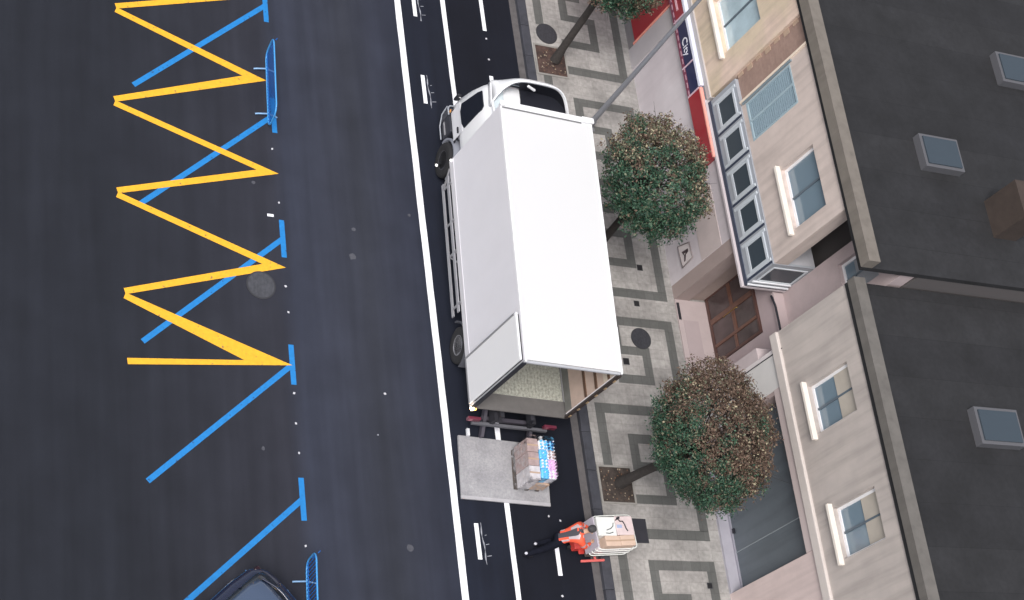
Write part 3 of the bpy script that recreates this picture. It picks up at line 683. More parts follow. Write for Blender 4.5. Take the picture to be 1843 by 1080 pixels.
# ---- pallet jack with second load
JX, JY, JR = 3.62, -2.83, R(4)
jack = thing('pallet_jack', 'red hand pallet jack rolling a wrapped load over the kerb', 'pallet jack', (JX, JY, 0), JR)
RED = mat('jack_red', (.55,.05,.04), .4, var=.1, coat=.3)
for y in (-.22, .18):
    MB().box(-.60, .62, y-.08, y+.08, .13, .185).build('fork', RED, jack, bevel=.02)
    MB().tube([(.45,y-.05,.09),(.45,y+.05,.09)], .06, 12).build('load_roller', mat('roller', (.5,.5,.45), .5), jack)
MB().box(-.78, -.60, -.22, .20, .12, .34).build('pump_housing', RED, jack, bevel=.03)
for y in (-.10, .06): MB().tube([(-.74,y-.03,.09),(-.74,y+.03,.09)], .09, 16).build('steer_wheel', RUB, jack)
MB().tube([(-.70,-.02,.3),(-.86,-.02,.72),(-.92,-.02,1.02)], .02, 8).build('handle_shaft', mat('dark_tube', (.06,.06,.07), .4), jack)
MB().tube([(-.92,-.02,1.02),(-.94,-.17,1.06),(-1.0,-.18,1.14),(-1.0,.14,1.14),(-.94,.13,1.06),(-.92,-.02,1.02)], .016, 8).build('handle', BLKP, jack)
MB().box(-.58, .08, -.50, -.44, .12, .17).box(-.20, -.14, -.44, -.26, .12, .16).build('side_rail', mat('rail_red_pink', (.62,.13,.12), .4), jack, bevel=.015)
pallet((JX+.06, JY, .19), JR+math.pi/2, 'wooden pallet carried on the forks of the red pallet jack', 1.06, .76)
# load: white wrapped sack block + cardboard cartons
def loc(lx, ly): return JX+.06+lx*math.cos(JR)-ly*math.sin(JR), JY+lx*math.sin(JR)+ly*math.cos(JR)
SACK = mat('white_film', (.74,.75,.73), .3, coat=.4, var=.06, vscale=4); SACKP = mat('pinkish_film', (.66,.55,.55), .3, coat=.4, var=.12, vscale=5)
LZ = .336
def carton(name, lx, ly, z, sx, sy, sz, m, label, cat, grp='goods on the pallet jack'):
    x, y = loc(lx, ly); t = thing(name, label, cat, (x, y, z), JR+random.uniform(-.045,.045), grp)
    MB().box(-sx/2, sx/2, -sy/2, sy/2, 0, sz-.003).build('box_body', m, t, bevel=.012)
    return t
t = carton('wrapped_box', -.24, .12, LZ+.30, .50, .46, .30, SACK, 'white wrapped box with dark marks at the near corner of the jack load', 'box')
mk = MB()
mk.tube([(-.02,-.10,.301),(.10,-.06,.301),(.17,.0,.301),(.19,.08,.301)], .010, 6).tube([(-.05,-.17,.301),(.05,-.18,.301),(.15,-.15,.301)], .010, 6)
mk.build('print_mark', mat('ink', (.03,.05,.06), .6), t)
t = carton('wrapped_box', .26, .12, LZ+.30, .48, .46, .30, SACKP, 'pinkish wrapped box with a loose black strap on the jack load', 'box')
MB().tube([(-.24,.13,.305),(-.17,.16,.32),(-.12,.10,.315),(-.04,.10,.31),(.0,.02,.305),(.02,-.08,.31),(.06,-.14,.305)], .014, 8).tube([(-.20,.17,.31),(-.12,.19,.315)], .025, 8).build('strap', BLKP, t)
MB().box(-.22,-.08,-.06,.02,.300,.304).build('label', mat('label_blue', (.35,.42,.60), .5), t)
for i, (lx, lb) in enumerate(((-.14, 'peach-brown top carton nearer the worker on the pallet jack'), (.27, 'peach-brown top carton farther from the worker on the pallet jack'))):
    t = carton('carton', lx, -.24, LZ+.30, .405, .25, .30, CARD2, lb, 'carton')
    MB().box(-.2035, .2035, -.018, .018, .2975, .2995).build('tape', TAPE, t)
k = 0
for lx in (-.33, .02, .37):
    for ly in (-.19, .19):
        t = carton('carton', lx*.98, ly, LZ, .34, .365, .297, CARD if (k % 2) else FILM, ('brown' if k % 2 else 'grey film-covered') + ' bottom carton, ' + ['nearest the worker','in the middle','farthest from the worker'][k//2] + (' on the side away from the truck' if ly < 0 else ' on the side facing the truck'), 'carton'); k += 1
        MB().box(-.171, .171, -.015, .015, .294, .2965).build('tape', TAPE, t)
wr = MB()
for i, (z, dx) in enumerate(((LZ+.05,.0),(LZ+.2,.006),(LZ+.36,.003),(LZ+.52,.005))):
    pts = []
    for q in range(40):
        a = 2*math.pi*(q+.5)/40; ux = math.copysign(abs(math.cos(a))**.2, math.cos(a)); uy = math.copysign(abs(math.sin(a))**.2, math.sin(a))
        pts.append(((.535+dx)*ux, (.395+dx)*uy - (.02 if uy < 0 else 0), z+.03*noise.noise(Vector((q*.5, i, 0)))))
    wr.tube(pts, .013, 6, closed=True)
wo = wr.build('wrap_band', mat('wrap_white', (.74,.76,.73), .25, coat=.5)); x, y = loc(0, 0); wo.location = (x, y, 0); wo.rotation_euler = (0,0,JR)
tag(wo, 'pale twisted stretch film bands around the goods on the pallet jack', 'film')
# open white flap in front edge (towards the worker) and grey backrest
t = MB().box(-.03, .0, -.36, .36, 0, .60).build('backing_board', mat('board_lilac', (.50,.46,.52), .5)); x, y = loc(-.555, 0); t.location = (x, y, LZ); t.rotation_euler = (0,0,JR)
tag(t, 'thin lilac-grey board standing against the worker side of the jack load', 'board')

# ================================================================ PERSON
def skin(verts, edges, radii, root=0, sub=2, name='sk'):
    me = bpy.data.meshes.new(name); me.from_pydata(verts, edges, []); o = bpy.data.objects.new(name, me); C.objects.link(o)
    m = o.modifiers.new('skin', 'SKIN'); m.use_smooth_shade = True
    sv = me.skin_vertices[0].data
    for i, r in enumerate(radii): sv[i].radius = r if isinstance(r, tuple) else (r, r); sv[i].use_root = (i == root)
    o.modifiers.new('sub', 'SUBSURF').levels = sub; o.modifiers['sub'].render_levels = sub
    bpy.context.view_layer.update()
    m2 = bpy.data.meshes.new_from_object(o.evaluated_get(bpy.context.evaluated_depsgraph_get())); bpy.data.objects.remove(o)
    return m2
# world positions; the worker faces +X, leaning into the jack
P0 = Vector((2.10, -3.06, 0))
J = dict(pelvis=(0.02,0,.94), waist=(.10,.0,1.08), chest=(.24,0,1.26), neckb=(.36,0,1.40), neck=(.42,0,1.46), head=(.50,0,1.56), crown=(.50,0,1.66),
         shL=(.31,.185,1.36), elL=(.50,.27,1.16), wrL=(.72,.20,1.13), shR=(.31,-.19,1.36), elR=(.50,-.29,1.15), wrR=(.71,-.16,1.13),
         hipL=(.02,.09,.90), knL=(.13,.10,.50), anL=(-.12,.13,.10), toL=(.02,.15,.045), hipR=(.0,-.10,.90), knR=(-.16,-.12,.50), anR=(-.46,-.15,.13), toR=(-.35,-.15,.04))
names = list(J); V_ = [Vector(J[k_]) for k_ in names]; ix = {k_: i for i, k_ in enumerate(names)}
E_ = [('pelvis','waist'),('waist','chest'),('chest','neckb'),('neckb','neck'),('neck','head'),('head','crown'),('chest','shL'),('shL','elL'),('elL','wrL'),('chest','shR'),('shR','elR'),('elR','wrR'),
      ('pelvis','hipL'),('hipL','knL'),('knL','anL'),('anL','toL'),('pelvis','hipR'),('hipR','knR'),('knR','anR'),('anR','toR')]
rad = dict(pelvis=(.15,.13), waist=(.145,.115), chest=(.175,.125), neckb=(.085,.08), neck=.055, head=(.078,.095), crown=(.066,.075), shL=.088, elL=.062, wrL=.034, shR=.098, elR=.072, wrR=.034,
           hipL=.118, knL=.088, anL=.060, toL=.04, hipR=.118, knR=.088, anR=.060, toR=.04)
body = skin([v+P0 for v in V_], [(ix[a], ix[b_]) for a, b_ in E_], [rad[k_] for k_ in names], 0, 2, 'body')
# fingers and palms joined in
def hand(wr, el, side):
    wr = Vector(wr)+P0; el = Vector(el)+P0; d_ = (wr-el).normalized(); side_v = Vector((0, side, 0)); dn = Vector((.25,0,-.97))
    vs = [wr, wr+d_*.05, wr+d_*.085]; es = [(0,1),(1,2)]; rs = [(.030,.018),(.038,.017),(.040,.015)]
    mats_ = [skin(vs, es, rs, 0, 1, 'palm')]
    for q, (off, ln) in enumerate(((-.030,.070),(-.010,.082),(.010,.076),(.030,.058))):
        b0 = wr+d_*.085+Vector((0,off,0)); b1 = b0+d_*ln*.42+dn*.006; b2 = b1+(d_*.45+dn*.9).normalized()*ln*.38; b3 = b2+(dn-d_*.4).normalized()*ln*.28
        mats_.append(skin([b0-d_*.02,b0,b1,b2,b3], [(0,1),(1,2),(2,3),(3,4)], [.0095,.0095,.009,.0085,.007], 0, 1, 'finger'))
    tb = wr+d_*.03-side_v*.032; t1 = tb+(d_*.6-side_v*.8).normalized()*.035; t2 = t1+(d_*.9+dn*.5).normalized()*.032
    mats_.append(skin([wr+d_*.015-side_v*.012,tb,t1,t2], [(0,1),(1,2),(2,3)], [.012,.0115,.0105,.008], 0, 1, 'thumb'))
    return mats_
parts = [body] + hand(J['wrL'], J['elL'], 1) + hand(J['wrR'], J['elR'], -1)
bmj = bmesh.new(); counts = []
for me in parts:
    bmj.from_mesh(me); counts.append(len(bmj.faces))
me = bpy.data.meshes.new('person_body'); bmj.to_mesh(me); bmj.free()
SKIN = mat('skin', (.50,.30,.21), .5); TROU = mat('dark_trousers', (.010,.011,.018), .95, var=.3, vscale=12, spec=.08); ORG = mat('hi_vis_orange', (.78,.10,.045), .65, var=.12, vscale=10)
REFL = mat('reflective_tape', (.42,.36,.38), .35); VEST = mat('charcoal_back_panel', (.05,.05,.06), .8); SHOE = mat('dark_shoe', (.012,.012,.018), .5)
for m in (ORG, TROU, SKIN, REFL, VEST, SHOE): me.materials.append(m)
def seg(p, a, b_):
    a = Vector(J[a])+P0; b_ = Vector(J[b_])+P0; t_ = max(0, min(1, (p-a).dot(b_-a)/(b_-a).length_squared)); return (p-(a+(b_-a)*t_)).length, t_
nb_ = counts[0]
for i, f in enumerate(me.polygons):
    f.use_smooth = True; p = f.center
    if i >= nb_: f.material_index = 2; continue
    best = min(((seg(p, a, b_)[0]/1.0, seg(p, a, b_)[1], (a, b_)) for a, b_ in E_), key=lambda q: q[0]); a, b_ = best[2]; t_ = best[1]
    if a in ('hipL','hipR','knL','knR') or (a == 'pelvis' and b_ in ('hipL','hipR')): mi = 1
    elif a in ('anL','anR'): mi = 5
    elif a in ('neck','head'): mi = 2
    elif a == 'neckb': mi = 0 if t_ < .5 else 2
    elif a == 'pelvis': mi = 0 if t_ > .1 else 1
    else: mi = 0
    if mi == 0:
        loc_ = p-P0
        if a in ('shL','elL','shR','elR'):
            if a in ('shL','shR') and (.50 < t_ < .68 ): mi = 3
            if a in ('elL','elR') and (.25 < t_ < .45): mi = 3
            if a in ('elL','elR') and t_ > .93: mi = 2
        elif abs(loc_.y) < .05 and f.normal.z > .0: mi = 4
        elif .10 < abs(loc_.y) < .135 and f.normal.z > .1: mi = 3
    f.material_index = mi
for p_ in parts[1:]: pass
person = bpy.data.objects.new('person', me); C.objects.link(person)
tag(person, 'person in an orange hi-vis jacket and dark trousers leaning forward to push the pallet jack', 'person')
# move origin to the feet
me.transform(Matrix.Translation(-P0)); person.location = P0
def ell(name, c, s_, m, parent, jit=0.0, seed=0):
    b = bmesh.new(); bmesh.ops.create_icosphere(b, subdivisions=4, radius=1)
    for v in b.verts:
        k_ = 1+jit*noise.noise(v.co*5+Vector((seed, 0, 0))); v.co = Vector((v.co.x*s_[0]*k_, v.co.y*s_[1]*k_, v.co.z*s_[2]*k_))+Vector(c)
    mm = bpy.data.meshes.new(name); b.to_mesh(mm); b.free(); mm.materials.append(m)
    for f in mm.polygons: f.use_smooth = True
    o = bpy.data.objects.new(name, mm); C.objects.link(o); o.parent = parent; return o
HAIR = mat('dark_grey_hair', (.045,.043,.046), .8, var=.3, vscale=40)
ell('hair', (.485,0,1.635), (.108,.088,.092), HAIR, person, .12, 3)
ell('nose', (.615,0,1.57), (.02,.014,.024), SKIN, person)
for s_ in (-1, 1):
    ell('ear', (.50, s_*.088, 1.57), (.02,.012,.03), SKIN, person)
    ell('eye', (.592, s_*.032, 1.595), (.008,.012,.008), mat('eye_dark', (.03,.02,.02), .3), person)
ell('mouth', (.598, 0, 1.525), (.008,.025,.006), mat('lip', (.35,.13,.11), .5), person)
# shoes with soles
for (ax_, to_) in (('anL','toL'), ('anR','toR')):
    a = Vector(J[ax_]); b_ = Vector(J[to_]); dv = (b_-a); dv.z = 0; dv.normalize()
    heel = a-dv*.05; toe = a+dv*.22; tiltz = (.05 if ax_ == 'anR' else 0)
    sh = MB(); rings = []
    for k in range(7):
        u = k/6; c_ = heel.lerp(toe, u); wv = .036+.014*math.sin(u*math.pi*.9); hgt = (.095 if u < .35 else .095-.055*(u-.35)/.65); zb = .004+tiltz*(1-u)*1.6
        rings.append([(c_.x+ -dv.y*wv*cx, c_.y+dv.x*wv*cx, zb+hgt*cz) for cx, cz in ((-1,0),(-.95,.55),(-.6,1),(.6,1),(.95,.55),(1,0))])
    sh.loft(rings); so2 = sh.build('shoe', SHOE, person); ell('heel', tuple(heel+Vector((0,0,.02+tiltz*1.5))), (.038,.034,.038), mat('white_heel', (.62,.62,.68), .5), so2)

# ================================================================ TREES
LEAFC = [mat('leaf_deep_green', (.017,.056,.033), .55, var=.25, vscale=3), mat('leaf_green', (.042,.098,.055), .55, var=.25, vscale=3), mat('leaf_sage', (.135,.150,.095), .6, var=.2, vscale=3),
         mat('leaf_brown', (.080,.050,.035), .7, var=.3, vscale=3), mat('leaf_russet', (.15,.098,.070), .7, var=.3, vscale=3), mat('leaf_straw', (.33,.285,.19), .7, var=.2, vscale=3)]
BARK = mat('bark', (.035,.030,.028), .9, var=.35, vscale=12, bump=1, bscale=25)
def tree(base, cen, rad3, label, brownfn, seed, nleaf=15000, rT=.11, bw=(.46,.80,.91), lsz=1.0):
    rng = np.random.RandomState(seed)
    t = thing('street_tree', label, 'tree', base, 0, 'round clipped trees along the pavement')
    B = Vector(base); Cc = Vector(cen)-B
    tb = MB(); top = Vector((Cc.x, Cc.y, Cc.z-rad3[2]*.55)); pts = []
    for k in range(8):
        u = k/7; pts.append(Vector((0,0,0)).lerp(top, u)+Vector((.03*math.sin(u*5+seed), .03*math.cos(u*4+seed)-.03, 0)))
    tb.tube(pts, [rT*1.35]+[rT*(1.05-.3*k/7) for k in range(1, 8)], 12)
    tb.build('trunk', BARK, t)
    lb = MB()
    for k in range(46):
        v = rng.normal(size=3); v /= np.linalg.norm(v); 
        if v[2] < -.5: v[2] *= -.5
        e = Vector((Cc.x+v[0]*rad3[0]*.9, Cc.y+v[1]*rad3[1]*.9, Cc.z+v[2]*rad3[2]*.9)); m_ = top.lerp(e, .5)+Vector(rng.normal(size=3)*.08)
        lb.tube([top+Vector((0,0,rng.uniform(-.2,.1))), m_, e], [.030, .018, .006], 6)
        for q in range(4):
            e2 = e+Vector(rng.normal(size=3)*.25); lb.tube([m_.lerp(e, .4), m_.lerp(e2, .7), e2], [.009,.007,.003], 4, caps=False)
    lb.build('limb', BARK, t)
    # leaves: tufts gathered on a lumpy shell
    ntuft = nleaf//16; V = []; F = []; MI = []
    dirs = rng.normal(size=(ntuft, 3)); dirs /= np.linalg.norm(dirs, axis=1)[:, None]
    for i in range(ntuft):
        dv = dirs[i]; lump = 1+.17*noise.noise(Vector(dv*2.7)+Vector((seed*3, 0, 0)))+.10*noise.noise(Vector(dv*8)+Vector((seed, 5, 0)))
        depth = rng.beta(4.2, 1.0) if i % 4 else rng.uniform(.35,.85)
        gap = noise.noise(Vector(dv*4.2)+Vector((seed*7, 3, 1)))
        if gap > .42 and depth > .8: depth *= .80
        c_ = np.array([dv[0]*rad3[0], dv[1]*rad3[1], dv[2]*rad3[2]])*lump*(.50+.50*depth)+np.array(Cc)
        b_ = brownfn(dv) + .75*noise.noise(Vector(dv*2.6)+Vector((seed*5, 0, 9)))+.55*noise.noise(Vector(dv*7)+Vector((seed, 0, 4)))
        for q in range(16):
            p = c_+rng.normal(size=3)*np.array([.060,.060,.048])
            nrm = dv*.7+rng.normal(size=3)*.65; nrm /= np.linalg.norm(nrm)
            ax_ = rng.normal(size=3); ax_ -= nrm*ax_.dot(nrm); ax_ /= np.linalg.norm(ax_); bx = np.cross(nrm, ax_)
            L = rng.uniform(.022,.050)*lsz; Wd = L*rng.uniform(.42,.6); o = len(V)
            V += [p-ax_*L, p+bx*Wd+nrm*.006, p+ax_*L, p-bx*Wd+nrm*.006]; F.append((o, o+1, o+2, o+3))
            r_ = rng.random_sample()
            if b_+rng.normal()*.12 > 0: MI.append(3 if r_ < bw[0] else 4 if r_ < bw[1] else 5 if r_ < bw[2] else 2)
            else: MI.append(0 if r_ < .50 else 1 if r_ < .86 else 2 if r_ < .965 else 4)
    me = bpy.data.meshes.new('crown'); me.from_pydata([tuple(v) for v in V], [], F)
    for m in LEAFC: me.materials.append(m)
    me.polygons.foreach_set('material_index', MI); me.update()
    o = bpy.data.objects.new('crown', me); C.objects.link(o); o.parent = t
    return t
tree((4.58,10.98,.15), (4.78,11.80,3.72), (1.22,1.55,1.15), 'round green street tree nearest the red shopfront, beyond the truck cab', lambda d: -.25+.5*max(0, d[0]), 11, 26000)
tree((4.66,4.88,.15), (4.60,5.33,3.70), (1.30,1.62,1.20), 'round street tree with an olive and brown top beside the middle of the truck', lambda d: .10+.72*d[1]+.45*d[0], 5, 30000, .11, (.30,.55,.76))
tree((4.52,-1.28,.15), (4.80,-1.52,3.80), (1.42,1.74,1.36), 'largest round street tree, mostly brown towards the wall, behind the open truck', lambda d: .40+.80*d[0]+.30*d[2]+.60*d[1]-1.5*math.exp(-((d[0]-.30)**2+(d[1]-.02)**2+(d[2]-.92)**2)/.05), 23, 52000, .118, (.50,.88,.95), .85)

# ================================================================ LAMP POST
lp = thing('lamp_post', 'tall tapering grey lamp post between the truck cab and the shopfront', 'lamp post', (5.33, 9.02, .122))
def lpt(z): return Vector((-.045*z, .0*z, z))
MB().tube([lpt(k) for k in (0, .4, 2, 4, 6, 8.4)], [.085,.078,.070,.058,.046,.036], 14).build('pole', mat('pole_grey', (.27,.28,.31), .55, .2, var=.1), lp)
MB().box(-.16,.16,-.16,.16,0,.02).tube([(0,0,.02),(0,0,.25)], .11, 12).build('base_plate', mat('pole_base', (.16,.165,.18), .6), lp)
MB().tube([lpt(8.3), lpt(8.9)+Vector((-.25,0,0)), lpt(9.1)+Vector((-.9,0,.05))], .035, 10).build('bracket_arm', mat('pole_grey', (.3,.3,.3)), lp)
ell('lamp_head', (-.38-1.1, 0, 9.15), (.38,.14,.08), mat('lamp_head_grey', (.18,.18,.20), .5), lp)

# ================================================================ CROWD BARRIERS
BB = mat('barrier_blue', (.008,.13,.50), .45, var=.2, vscale=6, coat=.3)
def barrier(loc, rz, label):
    t = thing('crowd_barrier', label, 'barrier', loc, rz, 'blue crowd barriers standing along the parking bays')
    L, H, z0 = 2.15, .92, .14; fr = []
    for cx, cz, a0 in ((L/2-.22, z0+.22, -90), (L/2-.22, H-.22, 0), (-L/2+.22, H-.22, 90), (-L/2+.22, z0+.22, 180)):
        for k in range(6): a = R(a0+18*k); fr.append((0, cx+.22*math.cos(a), cz+.22*math.sin(a)))
    MB().tube(fr, .021, 10, closed=True).build('frame', mat('barrier_rail_blue', (.06,.31,.68), .4, coat=.3), t)
    b = MB()
    for k in range(23): y = -L/2+.10+k*(L-.20)/22; b.tube([(0,y,z0+.01),(0,y,H-.01)], .011, 6)
    b.tube([(0,-L/2+.02,z0+.12),(0,L/2-.02,z0+.12)], .012, 6)
    b.build('bars', BB, t)
    for ch_ in list(t.children):     # the panels lean back a little on their feet
        for v in ch_.data.vertices: v.co.x -= .10*v.co.z
    for y in (-L/2+.42, L/2-.42):
        MB().tube([(-.30,y,.02),(-.24,y,.05),(0,y,.12),(.2,y,.05),(.26,y,.02)], .021, 8).tube([(0,y,.12),(0,y,.18)], .02, 8).build('foot', mat('barrier_foot', (.20,.36,.58), .45), t)
    MB().tube([(.0,L/2,.45),(.05,L/2+.05,.45),(.05,L/2+.05,.38)], .012, 6).tube([(.0,L/2,.8),(.05,L/2+.05,.8),(.05,L/2+.05,.73)], .012, 6).build('hook', BB, t)
    return t
barrier((-3.92, 8.48, 0), R(-2), 'blue crowd barrier beside the first yellow stripe, upper part of the street')
b2 = copy_tree(bpy.data.objects['crowd_barrier']); b2.location = (-3.88, -4.62, 0); b2.rotation_euler = (0,0,R(-3)); b2['label'] = 'blue crowd barrier next to the dark parked car'

# ================================================================ PARKED CAR (dark blue hatchback, its tail to the road)
NAVY = mat('navy_paint', (.010,.014,.040), .22, coat=1.0, spec=.5); CARG = mat('car_glass', (.020,.026,.036), .05, spec=.8)
hv = Vector((-.758,-.652,0)); car = thing('parked_car', 'dark blue hatchback parked in an angled bay with its tail towards the road', 'car', (-4.60, -4.36, 0), math.atan2(-.652, -.758))
# local x: 0 at the rear bumper, forward +x
def cring(x, hw, z0, z1, n=32, e=4.2, cz=None):
    zc = (z0+z1)/2; hz = (z1-z0)/2; out = []
    for k in range(n):
        a = 2*math.pi*(k+.5)/n; cc, ss = math.cos(a), math.sin(a)
        out.append((x, hw*math.copysign(abs(cc)**(2/e), cc), zc+hz*math.copysign(abs(ss)**(2/e), ss)))
    return out
st = [(-.01,.26,.38,.72),(.02,.46,.30,.86),(.09,.64,.26,.94),(.20,.77,.24,.98),(.38,.86,.22,1.0),(.9,.90,.2,1.0),(2.2,.89,.2,.98),(3.0,.88,.2,.95),(3.6,.86,.22,.88),(4.0,.80,.25,.80),(4.18,.66,.3,.70),(4.22,.5,.38,.62)]
cb = MB().loft([cring(*s_) for s_ in st]).build('body', NAVY, car)
gh = [(.22,.48,.93,1.06),(.32,.62,.93,1.22),(.52,.68,.93,1.40),(.9,.69,.93,1.47),(1.6,.69,.93,1.48),(2.2,.68,.93,1.42),(2.7,.68,.93,1.18),(2.98,.68,.92,.98)]
MB().loft([cring(x, hw, z0, z1, 32, 3.6) for x, hw, z0, z1 in gh]).build('window_glass', CARG, car)
NPAN = mat('navy_sky_reflection', (.050,.075,.13), .16, coat=1.0, spec=.8)  # navy roof lightened, the sky reflection put into its colour
rfm_ = MB(); rows = []
for x, hw, z in ((.56,.40,1.438),(.66,.56,1.462),(.9,.60,1.484),(1.6,.60,1.494),(2.12,.585,1.452)):
    rows.append([(x, hw*(-1+2*k/10), z-.035*(abs(-1+2*k/10))**3) for k in range(11)])
vs = [p for r0 in rows for p in r0]; fs = [(i*11+k, i*11+k+1, (i+1)*11+k+1, (i+1)*11+k) for i in range(4) for k in range(10)]
rfm_.add(vs, fs, 0, True); ro_ = rfm_.build('roof', NPAN, car); sd = ro_.modifiers.new('s', 'SOLIDIFY'); sd.thickness = .03; sd.offset = 0
MB().tube([(.56,-.50,1.41),(.46,-.2,1.415),(.44,0,1.415),(.46,.2,1.415),(.56,.50,1.41)], .022, 8).build('spoiler', NAVY, car)
CHR = mat('chrome', (.62,.62,.66), .18, 1.0)
arc = []
for k in range(25):
    u = -1+2*k/24; arc.append((-.03+.40*abs(u)**2.6, .86*u, .70))
MB().tube(arc, .020, 8).build('bumper_trim', CHR, car)
MB().tube([(x+.012, y*.99, .50) for x, y, z in arc], .035, 8).build('bumper_pad', BLKP, car)
for s_ in (-1, 1):
    MB().box(.16, .30, min(s_*.62, s_*.78), max(s_*.62, s_*.78), .74, .90).build('tail_light', mat('lens_dark_red', (.02,.006,.010), .15), car, bevel=.03)
    MB().box(1.0, 1.06, s_*.685-.01, s_*.685+.01, .95, 1.40).build('pillar', NAVY, car)
    MB().box(2.3, 2.5, min(s_*.85, s_*1.02), max(s_*.85, s_*1.02), .95, 1.10).build('door_mirror', NAVY, car, bevel=.04)
    for xw in (.72, 3.35):
        wt = MB().tube([(xw, s_*.70, .31), (xw, s_*.89, .31)], .31, 28).build('wheel', RUB, car)
        MB().tube([(xw, s_*.885, .31), (xw, s_*.90, .31)], .2, 20).build('rim', STEEL, wt)
MB().tube([(.34,0,1.0),(.30,.1,1.06),(.30,.34,1.10)], .010, 6).build('rear_wiper', BLKP, car)

# ================================================================ BUILDINGS
F = 7.12
AP = thing('apartment_building', 'beige stone and lilac-grey apartment building with a shopfront, wooden entrance door and glazed gallery', 'building', (F, 6, .12))
def bpart(mb, name, m, parent=None, **kw):
    p = parent or AP
    o = mb.build(name, m, None, **kw)
    # keep world coordinates under parents that sit at the building's base
    o.parent = p
    root = p
    off = Vector((0,0,0))
    while root is not None: off += root.location; root = root.parent
    for v in o.data.vertices: v.co -= off
    return o
D = .45
# ground floor
bpart(MB().box(F, F+D, 4.35, 11.80, .10, 3.10), 'shop_wall', LAV)
bpart(MB().box(F-.02, F, 11.16, 11.80, .12, 3.08), 'pilaster', mat('grey_pilaster', (.42,.39,.405), .75, var=.08, vscale=1.5))
bpart(MB().box(F-.012, F, 4.36, 6.1, 1.62, 2.55).box(F-.012, F, 5.95, 6.12, .6, 1.62), 'cladding_patch', mat('patch_pink', (.50,.43,.42), .75, var=.08, vscale=2))
bpart(MB().box(F-.008, F+.9, 11.82, 30, .10, .50), 'plinth', mat('plinth_grey', (.19,.175,.18), .7, var=.1))
bpart(MB().box(F-.03, F+.6, 11.82, 30, .50, 2.50), 'shop_panel', mat('shop_red', (.30,.018,.026), .45, var=.04, vscale=1, coat=.2))
bpart(MB().box(F-.045, F-.0, 11.80, 11.86, .42, 2.46), 'panel_edge', mat('salmon_edge', (.85,.32,.25), .5))
# pilaster and porch
bpart(MB().box(F+.005, F+D, 3.95, 4.35, .10, 3.10), 'pilaster', mat('pilaster_brown', (.33,.265,.25), .75, var=.08, vscale=2))
bpart(MB().box(F+D, 8.35, 4.06, 4.35, .12, 3.1).box(F+D, 8.1, 4.02, 4.06, .12, 3.1), 'porch_side_wall', mat('porch_brown', (.34,.27,.245), .75, var=.1, vscale=2))
bpart(MB().box(F+.0, 8.1, 1.45, 3.948, .10, .165), 'porch_floor', mat('porch_floor', (.40,.335,.335), .7, var=.08, vscale=2.5))
bpart(MB().box(F+.15, F+.62, 2.1, 3.35, .1655, .172), 'doormat', mat('mat_mauve', (.35,.29,.295), .9, var=.05))
bpart(MB().box(F+.40, 8.06, 2.31, 2.335, .1655, .171), 'floor_joint', mat('joint_dark', (.10,.08,.085), .8))
bpart(MB().box(F+.02, F+.10, 3.36, 3.85, .166, .176), 'drain_grate', mat('grate_black', (.02,.02,.025), .5))
bpart(MB().box(8.12, 8.4, 1.0, 2.14, .12, 2.9).box(8.12, 8.4, 2.14, 4.05, 2.24, 2.9), 'door_wall', MAUVE)
bpart(MB().box(F-.0, 8.4, 1.30, 4.02, 2.90, 3.08), 'porch_roof', mat('porch_roof_mauve', (.43,.36,.365), .75, var=.06)) if False else None
# entrance door: wooden frame, mullions, dark panes
DW = mat('door_wood', (.075,.034,.028), .45, var=.25, vscale=6, coat=.3); DO = mat('door_wood_lit', (.125,.058,.040), .4, var=.2, vscale=6, coat=.3)  # second wood is a lighter copy, light put into its colour
door = thing('entrance_door', None, None, (1.0, -3.9, 0)); door.parent = AP; door.location = (8.10-F, 2.15-6, .165-.12)
def dpart(mb, n_, m, bevel=0): o = mb.build(n_, m, door, bevel=bevel); return o
dpart(MB().box(-.03,.05,0,.07,0,2.06).box(-.03,.05,1.83,1.90,0,2.06).box(-.03,.05,.07,1.83,1.98,2.06).box(-.03,.05,.07,1.83,0,.10), 'frame', DW, .008)
dpart(MB().box(-.04,.04,.42,.50,.10,1.98), 'mullion', DO, .006)
dpart(MB().box(-.04,.04,1.08,1.22,.10,1.98).box(-.035,.035,.50,1.08,1.02,1.14).box(-.035,.035,1.22,1.83,1.02,1.14), 'leaf_frame', DO, .006)
dpart(MB().box(-.03,.03,.07,.42,.95,1.05), 'rail', DO, .006)
dpart(MB().box(-.005,.01,.07,.42,.10,1.98).box(-.005,.01,.50,1.08,.10,1.98).box(-.005,.01,1.22,1.83,.10,1.98), 'pane', mat('door_glass', (.075,.055,.055), .15, var=.5, vscale=1.6))
dpart(MB().tube([(-.06,1.02,.75),(-.10,1.02,.75),(-.10,1.02,1.35),(-.06,1.02,1.35)], .014, 8), 'handle', mat('brass', (.45,.28,.10), .3, .9))
# first-floor gallery
GY0, GY1, GZ0, GZ1 = 2.90, 8.22, 3.12, 4.36
bpart(MB().box(F-.10, F+1.3, GY0-.02, GY1+.1, GZ0-.06, GZ0+.02), 'gallery_ledge', LILTRIM, bevel=.01)
bpart(MB().box(F-.03, F+1.28, GY0, GY1, GZ0+.021, GZ0+.13), 'gallery_seal', GFD)
gal = MB().box(F, F+.10, GY0+.01, GY1, GZ0+.13, 3.50).box(F, F+.10, GY0+.01, GY1, 4.18, GZ1)
ys = [7.28, 6.24, 5.20, 4.16, 3.12]
prev_ = GY1
for y in ys:
    gal.box(F, F+.10, y+.70, prev_, 3.50, 4.18); prev_ = y
gal.box(F, F+.10, GY0+.01, prev_, 3.50, 4.18)
gal.box(F+.10, F+1.28, GY0+.01, GY0+.07, GZ0+.13, 3.46).box(F+.10, F+1.28, GY0+.01, GY0+.07, 4.20, GZ1).box(F+1.18, F+1.28, GY0+.01, GY0+.07, 3.46, 4.20)
